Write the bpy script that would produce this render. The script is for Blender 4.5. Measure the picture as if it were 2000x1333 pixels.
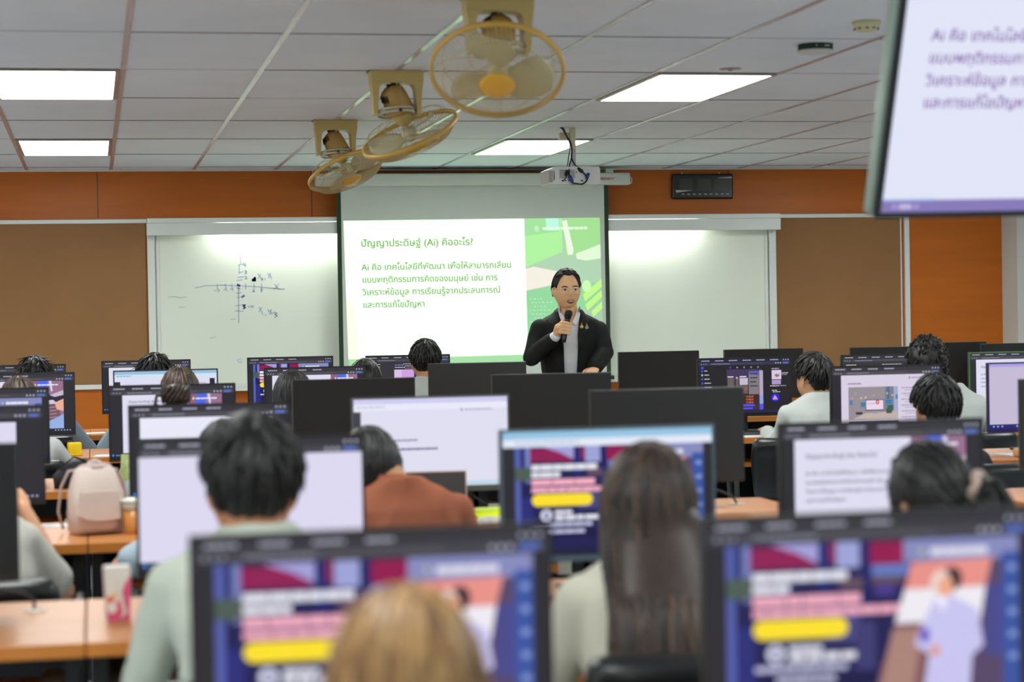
import bpy, bmesh, math, random
from mathutils import Vector, Matrix
from mathutils.bvhtree import BVHTree

for _o in list(bpy.data.objects):
    bpy.data.objects.remove(_o)
SC = bpy.context.scene
COL = SC.collection
rnd = random.Random(7)

# ------------------------------------------------------------------ camera, world, exposure
CAM_Z = 1.47
cam_data = bpy.data.cameras.new('camera')
cam = bpy.data.objects.new('camera', cam_data)
COL.objects.link(cam)
yaw, pitch, roll = 0.199092690, -0.0145997514, -0.0170131413
Fv = Vector((math.sin(yaw) * math.cos(pitch), math.cos(yaw) * math.cos(pitch), math.sin(pitch)))
Rv = Vector((math.cos(yaw), -math.sin(yaw), 0))
Uv = Rv.cross(Fv)
R2 = Rv * math.cos(roll) + Uv * math.sin(roll)
U2 = -Rv * math.sin(roll) + Uv * math.cos(roll)
cam.matrix_world = Matrix(((R2.x, U2.x, -Fv.x, 0), (R2.y, U2.y, -Fv.y, 0), (R2.z, U2.z, -Fv.z, CAM_Z), (0, 0, 0, 1)))
cam_data.sensor_width = 36
cam_data.lens = 4050.4 / 2000 * 36
cam_data.clip_start = 0.05
cam_data.clip_end = 100
cam_data.dof.use_dof = True
cam_data.dof.focus_distance = 13.2
cam_data.dof.aperture_fstop = 2.8
cam_data.dof.aperture_blades = 9
SC.camera = cam

SC.view_settings.view_transform = 'Standard'
SC.view_settings.look = 'None'
SC.view_settings.exposure = 0.0
SC.view_settings.gamma = 1.0
SC.view_settings.use_curve_mapping = False

world = bpy.data.worlds.new('room_world')
SC.world = world
world.use_nodes = True
world.node_tree.nodes['Background'].inputs[0].default_value = (0.9, 0.95, 1, 1)
world.node_tree.nodes['Background'].inputs[1].default_value = 0.02

PANEL_E = 18.0       # ceiling light diffusers
TUBE_E = 42.0       # fluorescent tubes hidden in the whiteboard header
PROJ_E = 1.0        # projected picture

# ------------------------------------------------------------------ materials
def lin(c):
    c = c / 255.0
    return c / 12.92 if c <= 0.04045 else ((c + 0.055) / 1.055) ** 2.4

def rgb(c):
    return (lin(c[0]), lin(c[1]), lin(c[2]), 1)

_m = {}
def mat(name, col, rough=0.5, metal=0.0, var=0.0, scale=(8, 8, 8), spec=0.5, bump=0.0, coat=0.0, detail=4, emit=None, estr=1.0):
    """principled material with procedural colour variation and bump"""
    if name in _m:
        return _m[name]
    m = bpy.data.materials.new(name)
    m.use_nodes = True
    nt = m.node_tree
    b = nt.nodes['Principled BSDF']
    b.inputs['Base Color'].default_value = rgb(col)
    b.inputs['Roughness'].default_value = rough
    b.inputs['Metallic'].default_value = metal
    b.inputs['Specular IOR Level'].default_value = spec
    b.inputs['Coat Weight'].default_value = coat
    if emit:
        b.inputs['Emission Color'].default_value = rgb(emit)
        b.inputs['Emission Strength'].default_value = estr
    if var or bump:
        tc = nt.nodes.new('ShaderNodeTexCoord')
        mp = nt.nodes.new('ShaderNodeMapping')
        mp.inputs['Scale'].default_value = scale
        nz = nt.nodes.new('ShaderNodeTexNoise')
        nz.inputs['Scale'].default_value = 1.0
        nz.inputs['Detail'].default_value = detail
        nt.links.new(tc.outputs['Object'], mp.inputs['Vector'])
        nt.links.new(mp.outputs['Vector'], nz.inputs['Vector'])
        if var:
            mx = nt.nodes.new('ShaderNodeMix')
            mx.data_type = 'RGBA'
            k0, k1 = 1 - var, 1 + var
            mx.inputs[6].default_value = rgb([max(0, min(255, v * k0)) for v in col])
            mx.inputs[7].default_value = rgb([max(0, min(255, v * k1)) for v in col])
            nt.links.new(nz.outputs['Fac'], mx.inputs[0])
            nt.links.new(mx.outputs[2], b.inputs['Base Color'])
        if bump:
            bp = nt.nodes.new('ShaderNodeBump')
            bp.inputs['Strength'].default_value = bump
            bp.inputs['Distance'].default_value = 0.004
            nt.links.new(nz.outputs['Fac'], bp.inputs['Height'])
            nt.links.new(bp.outputs['Normal'], b.inputs['Normal'])
    _m[name] = m
    return m

def glow(col, k=1.0):
    """what a lit screen shows: emission under a faintly glossy face"""
    name = 'screen_light_%d_%d_%d_%d' % (col[0], col[1], col[2], round(k * 100))
    if name in _m:
        return _m[name]
    m = bpy.data.materials.new(name)
    m.use_nodes = True
    b = m.node_tree.nodes['Principled BSDF']
    b.inputs['Base Color'].default_value = (0.004, 0.004, 0.004, 1)
    b.inputs['Roughness'].default_value = 0.45
    b.inputs['Specular IOR Level'].default_value = 0.2
    b.inputs['Emission Color'].default_value = rgb(col)
    b.inputs['Emission Strength'].default_value = k
    _m[name] = m
    return m

def lamp_mat(name, col, k):
    if name in _m:
        return _m[name]
    m = bpy.data.materials.new(name)
    m.use_nodes = True
    nt = m.node_tree
    for n in list(nt.nodes):
        if n.type == 'BSDF_PRINCIPLED':
            nt.nodes.remove(n)
    e = nt.nodes.new('ShaderNodeEmission')
    e.inputs[0].default_value = (col[0], col[1], col[2], 1)
    e.inputs[1].default_value = k
    nt.links.new(e.outputs[0], nt.nodes['Material Output'].inputs[0])
    _m[name] = m
    return m

# ------------------------------------------------------------------ mesh helpers
class MB:
    def __init__(s):
        s.bm = bmesh.new()
    def _mi(s, faces, mi):
        for f in faces:
            f.material_index = mi
    def box(s, c, d, rot=None, bev=0.0, mi=0, seg=2):
        r = bmesh.ops.create_cube(s.bm, size=1)
        vs = r['verts']
        M = Matrix.Translation(Vector(c)) @ (rot.to_4x4() if rot is not None else Matrix.Identity(4)) @ Matrix.Diagonal((d[0], d[1], d[2], 1))
        bmesh.ops.transform(s.bm, matrix=M, verts=vs)
        fs = set(f for v in vs for f in v.link_faces)
        s._mi(fs, mi)
        if bev > 0:
            es = list(set(e for v in vs for e in v.link_edges))
            rr = bmesh.ops.bevel(s.bm, geom=es, offset=bev, segments=seg, affect='EDGES', profile=0.5)
            s._mi(rr['faces'], mi)
        return s
    def box2(s, a, b, bev=0.0, mi=0):
        return s.box([(a[i] + b[i]) / 2 for i in range(3)], [abs(b[i] - a[i]) for i in range(3)], bev=bev, mi=mi)
    def rings(s, rings, mi=0, caps=True, closed=False):
        """rings: lists of points, same length, skinned in turn"""
        R = [[s.bm.verts.new(p) for p in r] for r in rings]
        n = len(R[0])
        m = len(R)
        for i in range(m if closed else m - 1):
            a, b = R[i], R[(i + 1) % m]
            for k in range(n):
                f = s.bm.faces.new((a[k], a[(k + 1) % n], b[(k + 1) % n], b[k]))
                f.material_index = mi
                f.smooth = True
        if caps and not closed:
            for r in (list(reversed(R[0])), R[-1]):
                f = s.bm.faces.new(r)
                f.material_index = mi
        return R
    def tube(s, pts, rad, n=8, mi=0, caps=True, flat=1.0, up=None):
        pts = [Vector(p) for p in pts]
        if not isinstance(rad, (list, tuple)):
            rad = [rad] * len(pts)
        t0 = (pts[1] - pts[0]).normalized()
        u = Vector(up) if up is not None else (Vector((0, 0, 1)) if abs(t0.z) < 0.9 else Vector((1, 0, 0)))
        u = (u - t0 * u.dot(t0)).normalized()
        out = []
        for i, p in enumerate(pts):
            a = pts[max(0, i - 1)]
            b = pts[min(len(pts) - 1, i + 1)]
            t = (b - a)
            t = t.normalized() if t.length > 1e-9 else t0
            u = (u - t * u.dot(t))
            u = u.normalized() if u.length > 1e-6 else t.orthogonal().normalized()
            w = t.cross(u)
            out.append([p + (u * math.cos(2 * math.pi * k / n) * flat + w * math.sin(2 * math.pi * k / n)) * rad[i] for k in range(n)])
        s.rings(out, mi, caps)
        return s
    def ell(s, c, r, rot=None, mi=0, nu=20, nv=14):
        q = bmesh.ops.create_uvsphere(s.bm, u_segments=nu, v_segments=nv, radius=1)
        M = Matrix.Translation(Vector(c)) @ (rot.to_4x4() if rot is not None else Matrix.Identity(4)) @ Matrix.Diagonal((r[0], r[1], r[2], 1))
        bmesh.ops.transform(s.bm, matrix=M, verts=q['verts'])
        for f in set(f for v in q['verts'] for f in v.link_faces):
            f.material_index = mi
            f.smooth = True
        return s
    def lathe(s, prof, c=(0, 0, 0), n=24, mi=0, M=None):
        """prof: (radius, z) pairs turned round z"""
        out = []
        for r, z in prof:
            ring = []
            for k in range(n):
                a = 2 * math.pi * k / n
                p = Vector((max(r, 1e-4) * math.cos(a), max(r, 1e-4) * math.sin(a), z))
                if M is not None:
                    p = M @ p
                ring.append(p + Vector(c))
            out.append(ring)
        s.rings(out, mi)
        return s
    def torus(s, c, R, r, n=48, m=8, mi=0, M=None):
        out = []
        for i in range(n):
            a = 2 * math.pi * i / n
            ring = []
            for k in range(m):
                b = 2 * math.pi * k / m
                p = Vector(((R + r * math.cos(b)) * math.cos(a), (R + r * math.cos(b)) * math.sin(a), r * math.sin(b)))
                if M is not None:
                    p = M @ p
                ring.append(p + Vector(c))
            out.append(ring)
        s.rings(out, mi, closed=True)
        return s
    def prism(s, poly, d0, d1, axis='y', mi=0):
        """poly of (a,b) extruded along axis"""
        def P(a, b, t):
            return {'y': (a, t, b), 'z': (a, b, t), 'x': (t, a, b)}[axis]
        A = [s.bm.verts.new(P(a, b, d0)) for a, b in poly]
        B = [s.bm.verts.new(P(a, b, d1)) for a, b in poly]
        n = len(poly)
        fs = [s.bm.faces.new(A), s.bm.faces.new(list(reversed(B)))]
        for k in range(n):
            fs.append(s.bm.faces.new((A[k], B[k], B[(k + 1) % n], A[(k + 1) % n])))
        s._mi(fs, mi)
        return s
    def face(s, pts, mi=0):
        f = s.bm.faces.new([s.bm.verts.new(p) for p in pts])
        f.material_index = mi
        return f
    def xf(s, M):
        bmesh.ops.transform(s.bm, matrix=M, verts=list(s.bm.verts))
        return s
    def mesh(s, name, smooth=None):
        bmesh.ops.recalc_face_normals(s.bm, faces=list(s.bm.faces))
        if smooth is not None:
            for f in s.bm.faces:
                f.smooth = smooth
        me = bpy.data.meshes.new(name)
        s.bm.to_mesh(me)
        s.bm.free()
        return me
    def build(s, name, mats, parent=None, smooth=None, loc=None):
        return link(name, s.mesh(name, smooth), mats, parent, loc)

def link(name, me, mats, parent=None, loc=None):
    if not isinstance(mats, (list, tuple)):
        mats = [mats]
    while len(me.materials) > len(mats):
        me.materials.pop()
    for i, m in enumerate(mats):
        if i < len(me.materials):
            me.materials[i] = m
        else:
            me.materials.append(m)
    o = bpy.data.objects.new(name, me)
    COL.objects.link(o)
    if parent is not None:
        o.parent = parent
    if loc is not None:
        o.location = loc
    return o

def tag(o, label, cat, group=None, kind=None):
    if label:
        o['label'] = label
    if cat:
        o['category'] = cat
    if group:
        o['group'] = group
    if kind:
        o['kind'] = kind
    return o

def thing(name, label, cat, loc=(0, 0, 0), rz=0.0, group=None):
    o = bpy.data.objects.new(name, None)
    o.empty_display_size = 0.1
    COL.objects.link(o)
    o.location = loc
    o.rotation_euler = (0, 0, rz)
    return tag(o, label, cat, group)

def struct(name, mb, mats, smooth=None):
    o = mb.build(name, mats, None, smooth)
    o['kind'] = 'structure'
    return o

def copy_tree(o, parent=None):
    c = o.copy()
    COL.objects.link(c)
    if parent is not None:
        c.parent = parent
    for ch in list(o.children):
        copy_tree(ch, c)
    return c

def fuse(mb, voxel, smooth=4, name='fused'):
    """one continuous surface round all the volumes"""
    bmesh.ops.recalc_face_normals(mb.bm, faces=list(mb.bm.faces))
    me = bpy.data.meshes.new('tmp')
    mb.bm.to_mesh(me)
    mb.bm.free()
    ob = bpy.data.objects.new('tmp', me)
    COL.objects.link(ob)
    r = ob.modifiers.new('r', 'REMESH')
    r.mode = 'VOXEL'
    r.voxel_size = voxel
    if smooth:
        q = ob.modifiers.new('s', 'SMOOTH')
        q.factor = 0.5
        q.iterations = smooth
    dg = bpy.context.evaluated_depsgraph_get()
    dg.update()
    out = bpy.data.meshes.new_from_object(ob.evaluated_get(dg), depsgraph=dg)
    out.name = name
    bpy.data.objects.remove(ob)
    bpy.data.meshes.remove(me)
    out.polygons.foreach_set('use_smooth', [True] * len(out.polygons))
    return out

# ------------------------------------------------------------------ lettering
_txt = {}
def text_geo(s, bold=0.0):
    """vertices and faces of a line of lettering, 1 unit high type, origin at the baseline start"""
    k = (s, bold)
    if k in _txt:
        return _txt[k]
    cu = bpy.data.curves.new('t', 'FONT')
    cu.body = s
    cu.size = 1.0
    cu.resolution_u = 2
    cu.offset = bold
    ob = bpy.data.objects.new('t', cu)
    COL.objects.link(ob)
    dg = bpy.context.evaluated_depsgraph_get()
    dg.update()
    me = bpy.data.meshes.new_from_object(ob.evaluated_get(dg), depsgraph=dg)
    vs = [(v.co.x, v.co.y) for v in me.vertices]
    fs = [tuple(p.vertices) for p in me.polygons]
    bpy.data.objects.remove(ob)
    bpy.data.curves.remove(cu)
    bpy.data.meshes.remove(me)
    w = max([v[0] for v in vs] or [1])
    _txt[k] = (vs, fs, w)
    return _txt[k]

class Canvas:
    """a flat picture made of coloured shapes; x right 0..W, y down 0..H, mapped on a w x h metre face looking to -y"""
    def __init__(s, W, H, w, h, k=1.0, quad=None, dz=0.00012):
        s.W, s.H, s.w, s.h, s.k = W, H, w, h, k
        s.bm = bmesh.new()
        s.mats = []
        s.ix = {}
        s.layer = 0
        s.quad = quad
        s.dz = dz
    def mi(s, col):
        key = tuple(col)
        if key not in s.ix:
            s.ix[key] = len(s.mats)
            s.mats.append(glow(key, s.k))
        return s.ix[key]
    def P(s, x, y):
        a, b = x / s.W, y / s.H
        if s.quad:
            tl, tr, br, bl = s.quad
            X = (1 - b) * ((1 - a) * tl[0] + a * tr[0]) + b * ((1 - a) * bl[0] + a * br[0])
            Z = (1 - b) * ((1 - a) * tl[1] + a * tr[1]) + b * ((1 - a) * bl[1] + a * br[1])
        else:
            X, Z = (a - 0.5) * s.w, (0.5 - b) * s.h
        return Vector((X, -s.layer * s.dz, Z))
    def poly(s, pts, col):
        f = s.bm.faces.new([s.bm.verts.new(s.P(x, y)) for x, y in pts])
        f.normal_update()
        if f.normal.y > 0:
            f.normal_flip()
        f.material_index = s.mi(col)
        s.layer += 1
        return s
    def rect(s, x0, y0, x1, y1, col):
        return s.poly([(x0, y0), (x1, y0), (x1, y1), (x0, y1)], col)
    def rrect(s, x0, y0, x1, y1, col, r=None):
        r = r if r is not None else min(abs(x1 - x0), abs(y1 - y0)) / 2
        pts = []
        for cx, cy, a0 in ((x1 - r, y0 + r, -90), (x1 - r, y1 - r, 0), (x0 + r, y1 - r, 90), (x0 + r, y0 + r, 180)):
            for i in range(5):
                a = math.radians(a0 + i * 22.5)
                pts.append((cx + r * math.cos(a), cy + r * math.sin(a)))
        return s.poly(pts, col)
    def disc(s, x, y, rx, ry, col, n=20):
        return s.poly([(x + rx * math.cos(2 * math.pi * i / n), y + ry * math.sin(2 * math.pi * i / n)) for i in range(n)], col)
    def bars(s, x, y, w, h, col, seed=1, gap=0.6, big=4.0):
        """a line of small lettering too fine to read: word-length strokes"""
        q = random.Random(seed)
        e = x + w
        mi = s.mi(col)
        while x < e - h:
            d = min(e - x, h * q.uniform(1.5, big))
            f = s.bm.faces.new([s.bm.verts.new(s.P(a, b)) for a, b in ((x, y), (x + d, y), (x + d, y + h), (x, y + h))])
            f.material_index = mi
            x += d + h * gap
        s.layer += 1
        return s
    def text(s, t, x, y, size, col, width=None, bold=0.0):
        """baseline start (x,y); size in canvas units; optional width to fit"""
        vs, fs, w = text_geo(t, bold)
        kx = (width / w) if width else size
        V = [s.bm.verts.new(s.P(x + a * kx, y - b * size)) for a, b in vs]
        mi = s.mi(col)
        for f in fs:
            try:
                g = s.bm.faces.new([V[i] for i in f])
                g.material_index = mi
                g.normal_update()
                if g.normal.y > 0:
                    g.normal_flip()
            except ValueError:
                pass
        s.layer += 1
        return s
    def build(s, name, parent, loc=(0, 0, 0), smooth=False):
        for f in s.bm.faces:
            f.normal_update()
            if f.normal.y > 0:
                f.normal_flip()
        me = bpy.data.meshes.new(name)
        s.bm.to_mesh(me)
        s.bm.free()
        return link(name, me, s.mats, parent, loc)

def slide_photo(c, x0, y0, x1, y1):
    """soft picture of hands at a keyboard beside a blue light"""
    W, H = x1 - x0, y1 - y0
    X = lambda u: x0 + u * W
    Y = lambda v: y0 + v * H
    c.rect(x0, y0, x1, y1, (150, 116, 156))
    c.poly([(X(0), Y(0)), (X(.3), Y(0)), (X(.24), Y(.3)), (X(0), Y(.36))], (140, 96, 130))
    c.poly([(X(.28), Y(0)), (X(.56), Y(0)), (X(.5), Y(.26)), (X(.22), Y(.28))], (74, 104, 232))
    c.poly([(X(.58), Y(0)), (X(.66), Y(0)), (X(.7), Y(.22)), (X(.64), Y(.22))], (206, 206, 236))
    c.poly([(X(.66), Y(0)), (X(1), Y(0)), (X(1), Y(.3)), (X(.7), Y(.26))], (150, 110, 140))
    c.poly([(X(.3), Y(.3)), (X(1), Y(.26)), (X(1), Y(.46)), (X(.5), Y(.42))], (46, 42, 58))
    c.poly([(X(.6), Y(.3)), (X(1), Y(.2)), (X(1), Y(.3)), (X(.75), Y(.34))], (200, 186, 206))
    c.poly([(X(0), Y(.42)), (X(.7), Y(.40)), (X(.86), Y(.5)), (X(0), Y(.52))], (206, 200, 222))
    c.poly([(X(0), Y(.5)), (X(.86), Y(.48)), (X(.92), Y(.8)), (X(0), Y(.95))], (122, 86, 100))
    for k in range(4):
        c.poly([(X(.02), Y(.6 + k * .07)), (X(.8), Y(.54 + k * .07)), (X(.8), Y(.55 + k * .07)), (X(.02), Y(.61 + k * .07))], (190, 170, 180))
    c.poly([(X(.74), Y(.46)), (X(1), Y(.38)), (X(1), Y(.64)), (X(.8), Y(.6))], (232, 176, 150))
    c.poly([(X(.4), Y(.9)), (X(1), Y(.7)), (X(1), Y(1)), (X(.3), Y(1))], (150, 176, 226))
    c.bars(X(.25), Y(.07), W * .6, H * .025, (236, 232, 246), 5, gap=0.3)
    c.disc(X(.18), Y(.08), W * .03, H * .022, (236, 226, 200), 10)

# ------------------------------------------------------------------ room
CEIL = 2.554
WALL = 15.52
GX, GY = -0.4511, 8.0111          # ceiling grid origin: bars every 0.6 m across, 1.2 m along
XL, XR, YB = -4.05, 7.95, -2.4

m_ceil = mat('ceiling_tile', (224, 231, 236), 0.62, var=0.03, scale=(3, 3, 3), spec=0.35)
m_bar = mat('grid_bar_metal', (205, 205, 212), 0.24, metal=0.5, var=0.03, scale=(4, 4, 4))
m_gap = mat('tile_joint', (70, 70, 66), 0.7)
m_joint_metal = mat('cross_bar_metal', (190, 190, 190), 0.3, metal=0.5)
m_wood = mat('orange_wood_veneer', (190, 101, 20), 0.42, var=0.10, scale=(1.2, 1.2, 14), spec=0.35, detail=6)
m_floor = mat('floor_vinyl', (190, 198, 208), 0.35, var=0.06, scale=(2, 2, 2))
m_white = mat('white_wall_paint', (205, 205, 198), 0.6, var=0.03, scale=(2, 2, 2))
m_frame = mat('white_aluminium_frame', (222, 226, 220), 0.35, var=0.02, scale=(3, 3, 3))
m_cork = mat('brown_felt_board', (148, 108, 70), 0.85, var=0.10, scale=(1.3, 1.3, 1.0), spec=0.2, bump=0.15, detail=5)
m_board = mat('whiteboard_enamel', (228, 234, 219), 0.28, var=0.035, scale=(0.9, 1, 0.7), spec=0.4, detail=2)

m = MB(); m.box2((XL, YB, -0.1), (XR, WALL, 0)); struct('floor', m, m_floor)
m = MB(); m.box2((XL, YB, CEIL), (XR, WALL + 0.1, CEIL + 0.1)); struct('ceiling', m, m_ceil)
m = MB(); m.box2((XL, WALL, 0), (XR, WALL + 0.12, CEIL)); struct('wall_front', m, m_wood)
m = MB(); m.box2((XL - 0.1, YB, 0), (XL, WALL + 0.12, CEIL)); struct('wall_left', m, m_white)
m = MB(); m.box2((XR, YB, 0), (XR + 0.1, WALL + 0.12, CEIL)); struct('wall_right', m, m_white)
m = MB(); m.box2((XL - 0.1, YB - 0.1, 0), (XR + 0.1, YB, CEIL)); struct('wall_back', m, m_white)

LIGHTS = [(i, j) for i in (-5, 0, 5, 10) for j in (-8, -5, -2, 1, 4)]
# long bars of the ceiling grid
m = MB()
for i in range(-6, 15):
    x = GX + 0.6 * i
    if XL + 0.02 < x < XR - 0.02:
        m.box2((x - 0.012, YB + 0.02, CEIL - 0.004), (x + 0.012, WALL - 0.01, CEIL - 0.0002))
struct('trim_1', m, m_bar)
# cross joints between tiles
m = MB()
for j in range(-8, 7):
    y = GY + 1.2 * j
    for i in range(-6, 14):
        x = GX + 0.6 * i
        if x > XL and x + 0.6 < XR + 0.01:
            m.box2((x + 0.0125, y - 0.0035, CEIL - 0.0025), (x + 0.5875, y + 0.0035, CEIL - 0.0003), mi=(1 if (i * 7 + j * 3) % 5 == 0 else 0))
struct('trim_2', m, [m_gap, m_joint_metal])
# moulding where the ceiling meets the front wall
m = MB(); m.box2((XL, WALL - 0.02, CEIL - 0.012), (XR, WALL - 0.0005, CEIL - 0.0003)); struct('trim_3', m, m_frame)
# vertical joints of the veneer panels
m = MB()
for x in (-1.2, 0.05, 1.62, 6.0):
    m.box2((x - 0.004, WALL - 0.003, 2.2), (x + 0.004, WALL - 0.0003, CEIL - 0.013))
struct('trim_4', m, mat('veneer_joint', (120, 62, 28), 0.5))
# white pier at the right end of the front wall
m = MB(); m.box2((7.145, WALL - 0.30, 0), (XR - 0.001, WALL - 0.001, CEIL - 0.013), bev=0.004)
m.box2((7.135, WALL - 0.31, 0), (7.20, WALL - 0.29, CEIL - 0.013), bev=0.003)
struct('trim_5', m, m_white)
m = MB(); m.box2((XL, WALL - 0.015, 0), (7.13, WALL - 0.0005, 0.10)); struct('baseboard_front', m, mat('baseboard_brown', (70, 45, 30), 0.5))

# ------------------------------------------------------------------ ceiling lights
m_diff = lamp_mat('light_diffuser', (0.95, 1.0, 0.975), PANEL_E)
m_lframe = mat('light_frame_metal', (170, 160, 150), 0.3, metal=0.6)
lights_seen = {(0, 1): 'bright ceiling light panel at far left, the nearer of the left pair',
               (0, 4): 'bright ceiling light panel at left, the one close to the front wall',
               (5, 1): 'large bright ceiling light panel right of the fans, below the black ceiling device',
               (5, 4): 'bright ceiling light panel behind the projector, near the front wall'}
for n, (i, j) in enumerate(LIGHTS):
    x0, y0 = GX + 0.6 * i + 0.014, GY + 1.2 * j + 0.006
    x1, y1 = x0 + 0.572, y0 + 1.188
    if x1 > XR or y0 < YB:
        continue
    lab = lights_seen.get((i, j), 'ceiling light panel outside the picture, row %d column %d of the grid' % (j + 9, i + 6))
    t = thing('ceiling_light', lab, 'light', ((x0 + x1) / 2, (y0 + y1) / 2, CEIL - 0.012), 0, 'recessed ceiling light panels')
    w, d = (x1 - x0) / 2, (y1 - y0) / 2
    m = MB()
    for a, b in (((-w, -d), (-w + 0.02, d)), ((w - 0.02, -d), (w, d)), ((-w + 0.02, -d), (w - 0.02, -d + 0.012)), ((-w + 0.02, d - 0.012), (w - 0.02, d))):
        m.box2((a[0], a[1], 0.0), (b[0], b[1], 0.0115))
    m.build('light_frame', m_lframe, t)
    m = MB(); m.box2((-w + 0.021, -d + 0.013, 0.004), (w - 0.021, d - 0.013, 0.0114)); m.build('diffuser', m_diff, t)

# ------------------------------------------------------------------ boards on the front wall
F = WALL
t = thing('bulletin_board', 'brown felt pin board left of the whiteboard on the front wall', 'pin board', (-0.8, F, 1.55))
m = MB(); m.box2((-2.0, -0.02, -0.57), (1.19, -0.001, 0.61)); m.build('felt_panel', m_cork, t)
m = MB(); m.box2((-2.0, -0.035, 0.6105), (1.2, -0.001, 0.64), bev=0.003); m.box2((-2.0, -0.03, -0.605), (1.2, -0.001, -0.5705), bev=0.003)
m.box2((-2.03, -0.03, -0.605), (-2.001, -0.001, 0.64)); m.build('board_frame', m_frame, t)
t = thing('bulletin_board', 'brown felt pin board right of the whiteboard, partly behind the hanging television', 'pin board', (5.76, F, 1.55))
m = MB(); m.box2((-0.515, -0.02, -0.57), (0.515, -0.001, 0.61)); m.build('felt_panel', m_cork, t)
m = MB(); m.box2((-0.515, -0.035, 0.6105), (0.59, -0.001, 0.64), bev=0.003); m.box2((-0.515, -0.03, -0.605), (0.59, -0.001, -0.5705), bev=0.003)
m.box2((0.55, -0.035, -0.57), (0.59, -0.001, 0.61), bev=0.003); m.build('board_frame', m_frame, t)
m = MB(); m.box2((0.516, -0.03, -0.57), (0.524, -0.001, 0.61)); m.build('edge_trim', m_frame, t)

t = thing('whiteboard', 'wide whiteboard on the front wall with a faint blue graph drawn on it', 'whiteboard', (2.82, F, 1.55))
for a, b in ((-2.42, -2.366), (2.366, 2.42)):
    m = MB(); m.box2((a, -0.045, -0.605), (b, -0.001, 0.6), bev=0.004); m.build('frame_post', m_frame, t)
for a, b in ((-2.355, -2.335), (2.335, 2.355)):
    m = MB(); m.box2((a, -0.03, -0.595), (b, -0.0125, 0.515), bev=0.003); m.build('inner_strip', m_frame, t)
m = MB()
m.box2((-2.42, -0.155, 0.605), (2.42, -0.001, 0.64), bev=0.003)
m.box2((-2.42, -0.155, 0.515), (2.42, -0.149, 0.604), bev=0.002)
for s in (-1, 1):
    m.box2((s * 2.42 - 0.004, -0.149, 0.515), (s * 2.42 + 0.004, -0.05, 0.604))
m.build('lamp_header', m_frame, t)
m = MB(); m.box2((-2.42, -0.075, -0.64), (2.42, -0.001, -0.606), bev=0.003); m.box2((-2.42, -0.075, -0.606), (2.42, -0.07, -0.585)); m.build('pen_tray', m_frame, t)
for k, x in enumerate((-1.32, -0.08, 1.16)):
    m = MB(); m.tube([(x - 0.58, -0.115, 0.58), (x + 0.58, -0.115, 0.58)], 0.013, 10)
    m.build('fluorescent_tube', lamp_mat('fluorescent_light', (0.96, 1.0, 0.97), TUBE_E), t)

# handwriting on the board: strokes of marker
m_ink = mat('blue_marker_ink', (172, 184, 204), 0.5)
m_ink2 = mat('dark_blue_marker_ink', (84, 104, 176), 0.5)
m_smear = mat('grey_marker_smear', (198, 205, 188), 0.5)
def ipt(px, py):       # photo-grid reading of the drawing turned into board metres (268 units per metre)
    return Vector(((px - 470) / 262.0 - 1.745, -0.0132, 0.13 - (py - 573) / 262.0 - (px - 470) / 262.0 * 0.012))
def stroke(mb, pts, r=0.0032, mi=0):
    for a, b in zip(pts[:-1], pts[1:]):
        A, B = ipt(*a), ipt(*b)
        d = (B - A)
        if d.length < 1e-5:
            continue
        d.normalize()
        nrm = Vector((-d.z, 0, d.x)) * r
        e = d * r
        mb.face([A - e + nrm, B + e + nrm, B + e - nrm, A - e - nrm], mi)
m = MB(); m.box2((-2.365, -0.012, -0.595), (2.365, -0.001, 0.575), mi=3)
stroke(m, [(471, 497), (472, 527)]); stroke(m, [(469, 530), (469, 546)]); stroke(m, [(467, 575), (466, 642)], 0.004)
stroke(m, [(384, 574), (405, 570), (440, 569), (500, 572), (530, 575), (556, 577)])
for x0, y0, x1, y1 in ((468, 530, 476, 528), (468, 545, 476, 543), (466, 554, 477, 553), (464, 560, 474, 559), (463, 585, 471, 584), (464, 593, 472, 592), (461, 609, 472, 608), (460, 619, 475, 620)):
    stroke(m, [(x0, y0), (x1, y1)])
for x in (426, 442, 454, 481, 497, 512):
    stroke(m, [(x, 567), (x, 577)])
stroke(m, [(472, 486), (475, 490), (479, 485), (479, 491), (476, 494), (472, 493)])                       # y
stroke(m, [(537, 568), (545, 577)]); stroke(m, [(545, 567), (537, 577)])                                  # X
stroke(m, [(505, 547), (511, 556)]); stroke(m, [(510, 548), (505, 556)]); stroke(m, [(511, 556), (514, 556), (512, 559), (515, 559)])
stroke(m, [(518, 556), (519, 559)])
stroke(m, [(524, 546), (526, 551), (529, 546), (529, 552), (525, 555)]); stroke(m, [(531, 552), (531, 557)])  # y1
stroke(m, [(506, 613), (512, 622)]); stroke(m, [(511, 613), (506, 621)]); stroke(m, [(511, 623), (513, 626)]); stroke(m, [(519, 626), (518, 629)])
stroke(m, [(523, 617), (526, 622), (529, 617), (529, 624), (526, 626)]); stroke(m, [(530, 624), (534, 624)])
stroke(m, [(535, 622), (540, 624), (537, 627), (541, 629), (536, 633)], 0.004)                            # 3
stroke(m, [(478, 526), (478, 530), (482, 530)]); stroke(m, [(481, 526), (481, 533)])                        # 4
stroke(m, [(480, 541), (483, 542), (481, 544), (483, 546), (480, 547)])                                   # 3
stroke(m, [(480, 552), (483, 553), (480, 557), (484, 557)])                                               # 2
stroke(m, [(420, 580), (424, 580)]); stroke(m, [(427, 577), (430, 579), (427, 582)])                      # -3
stroke(m, [(438, 578), (441, 578)]); stroke(m, [(443, 575), (444, 580)]); stroke(m, [(451, 577), (454, 577)]); stroke(m, [(456, 575), (456, 580)])
stroke(m, [(495, 578), (497, 580), (494, 582), (498, 582)]); stroke(m, [(510, 577), (513, 578), (510, 581), (513, 582)])
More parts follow.
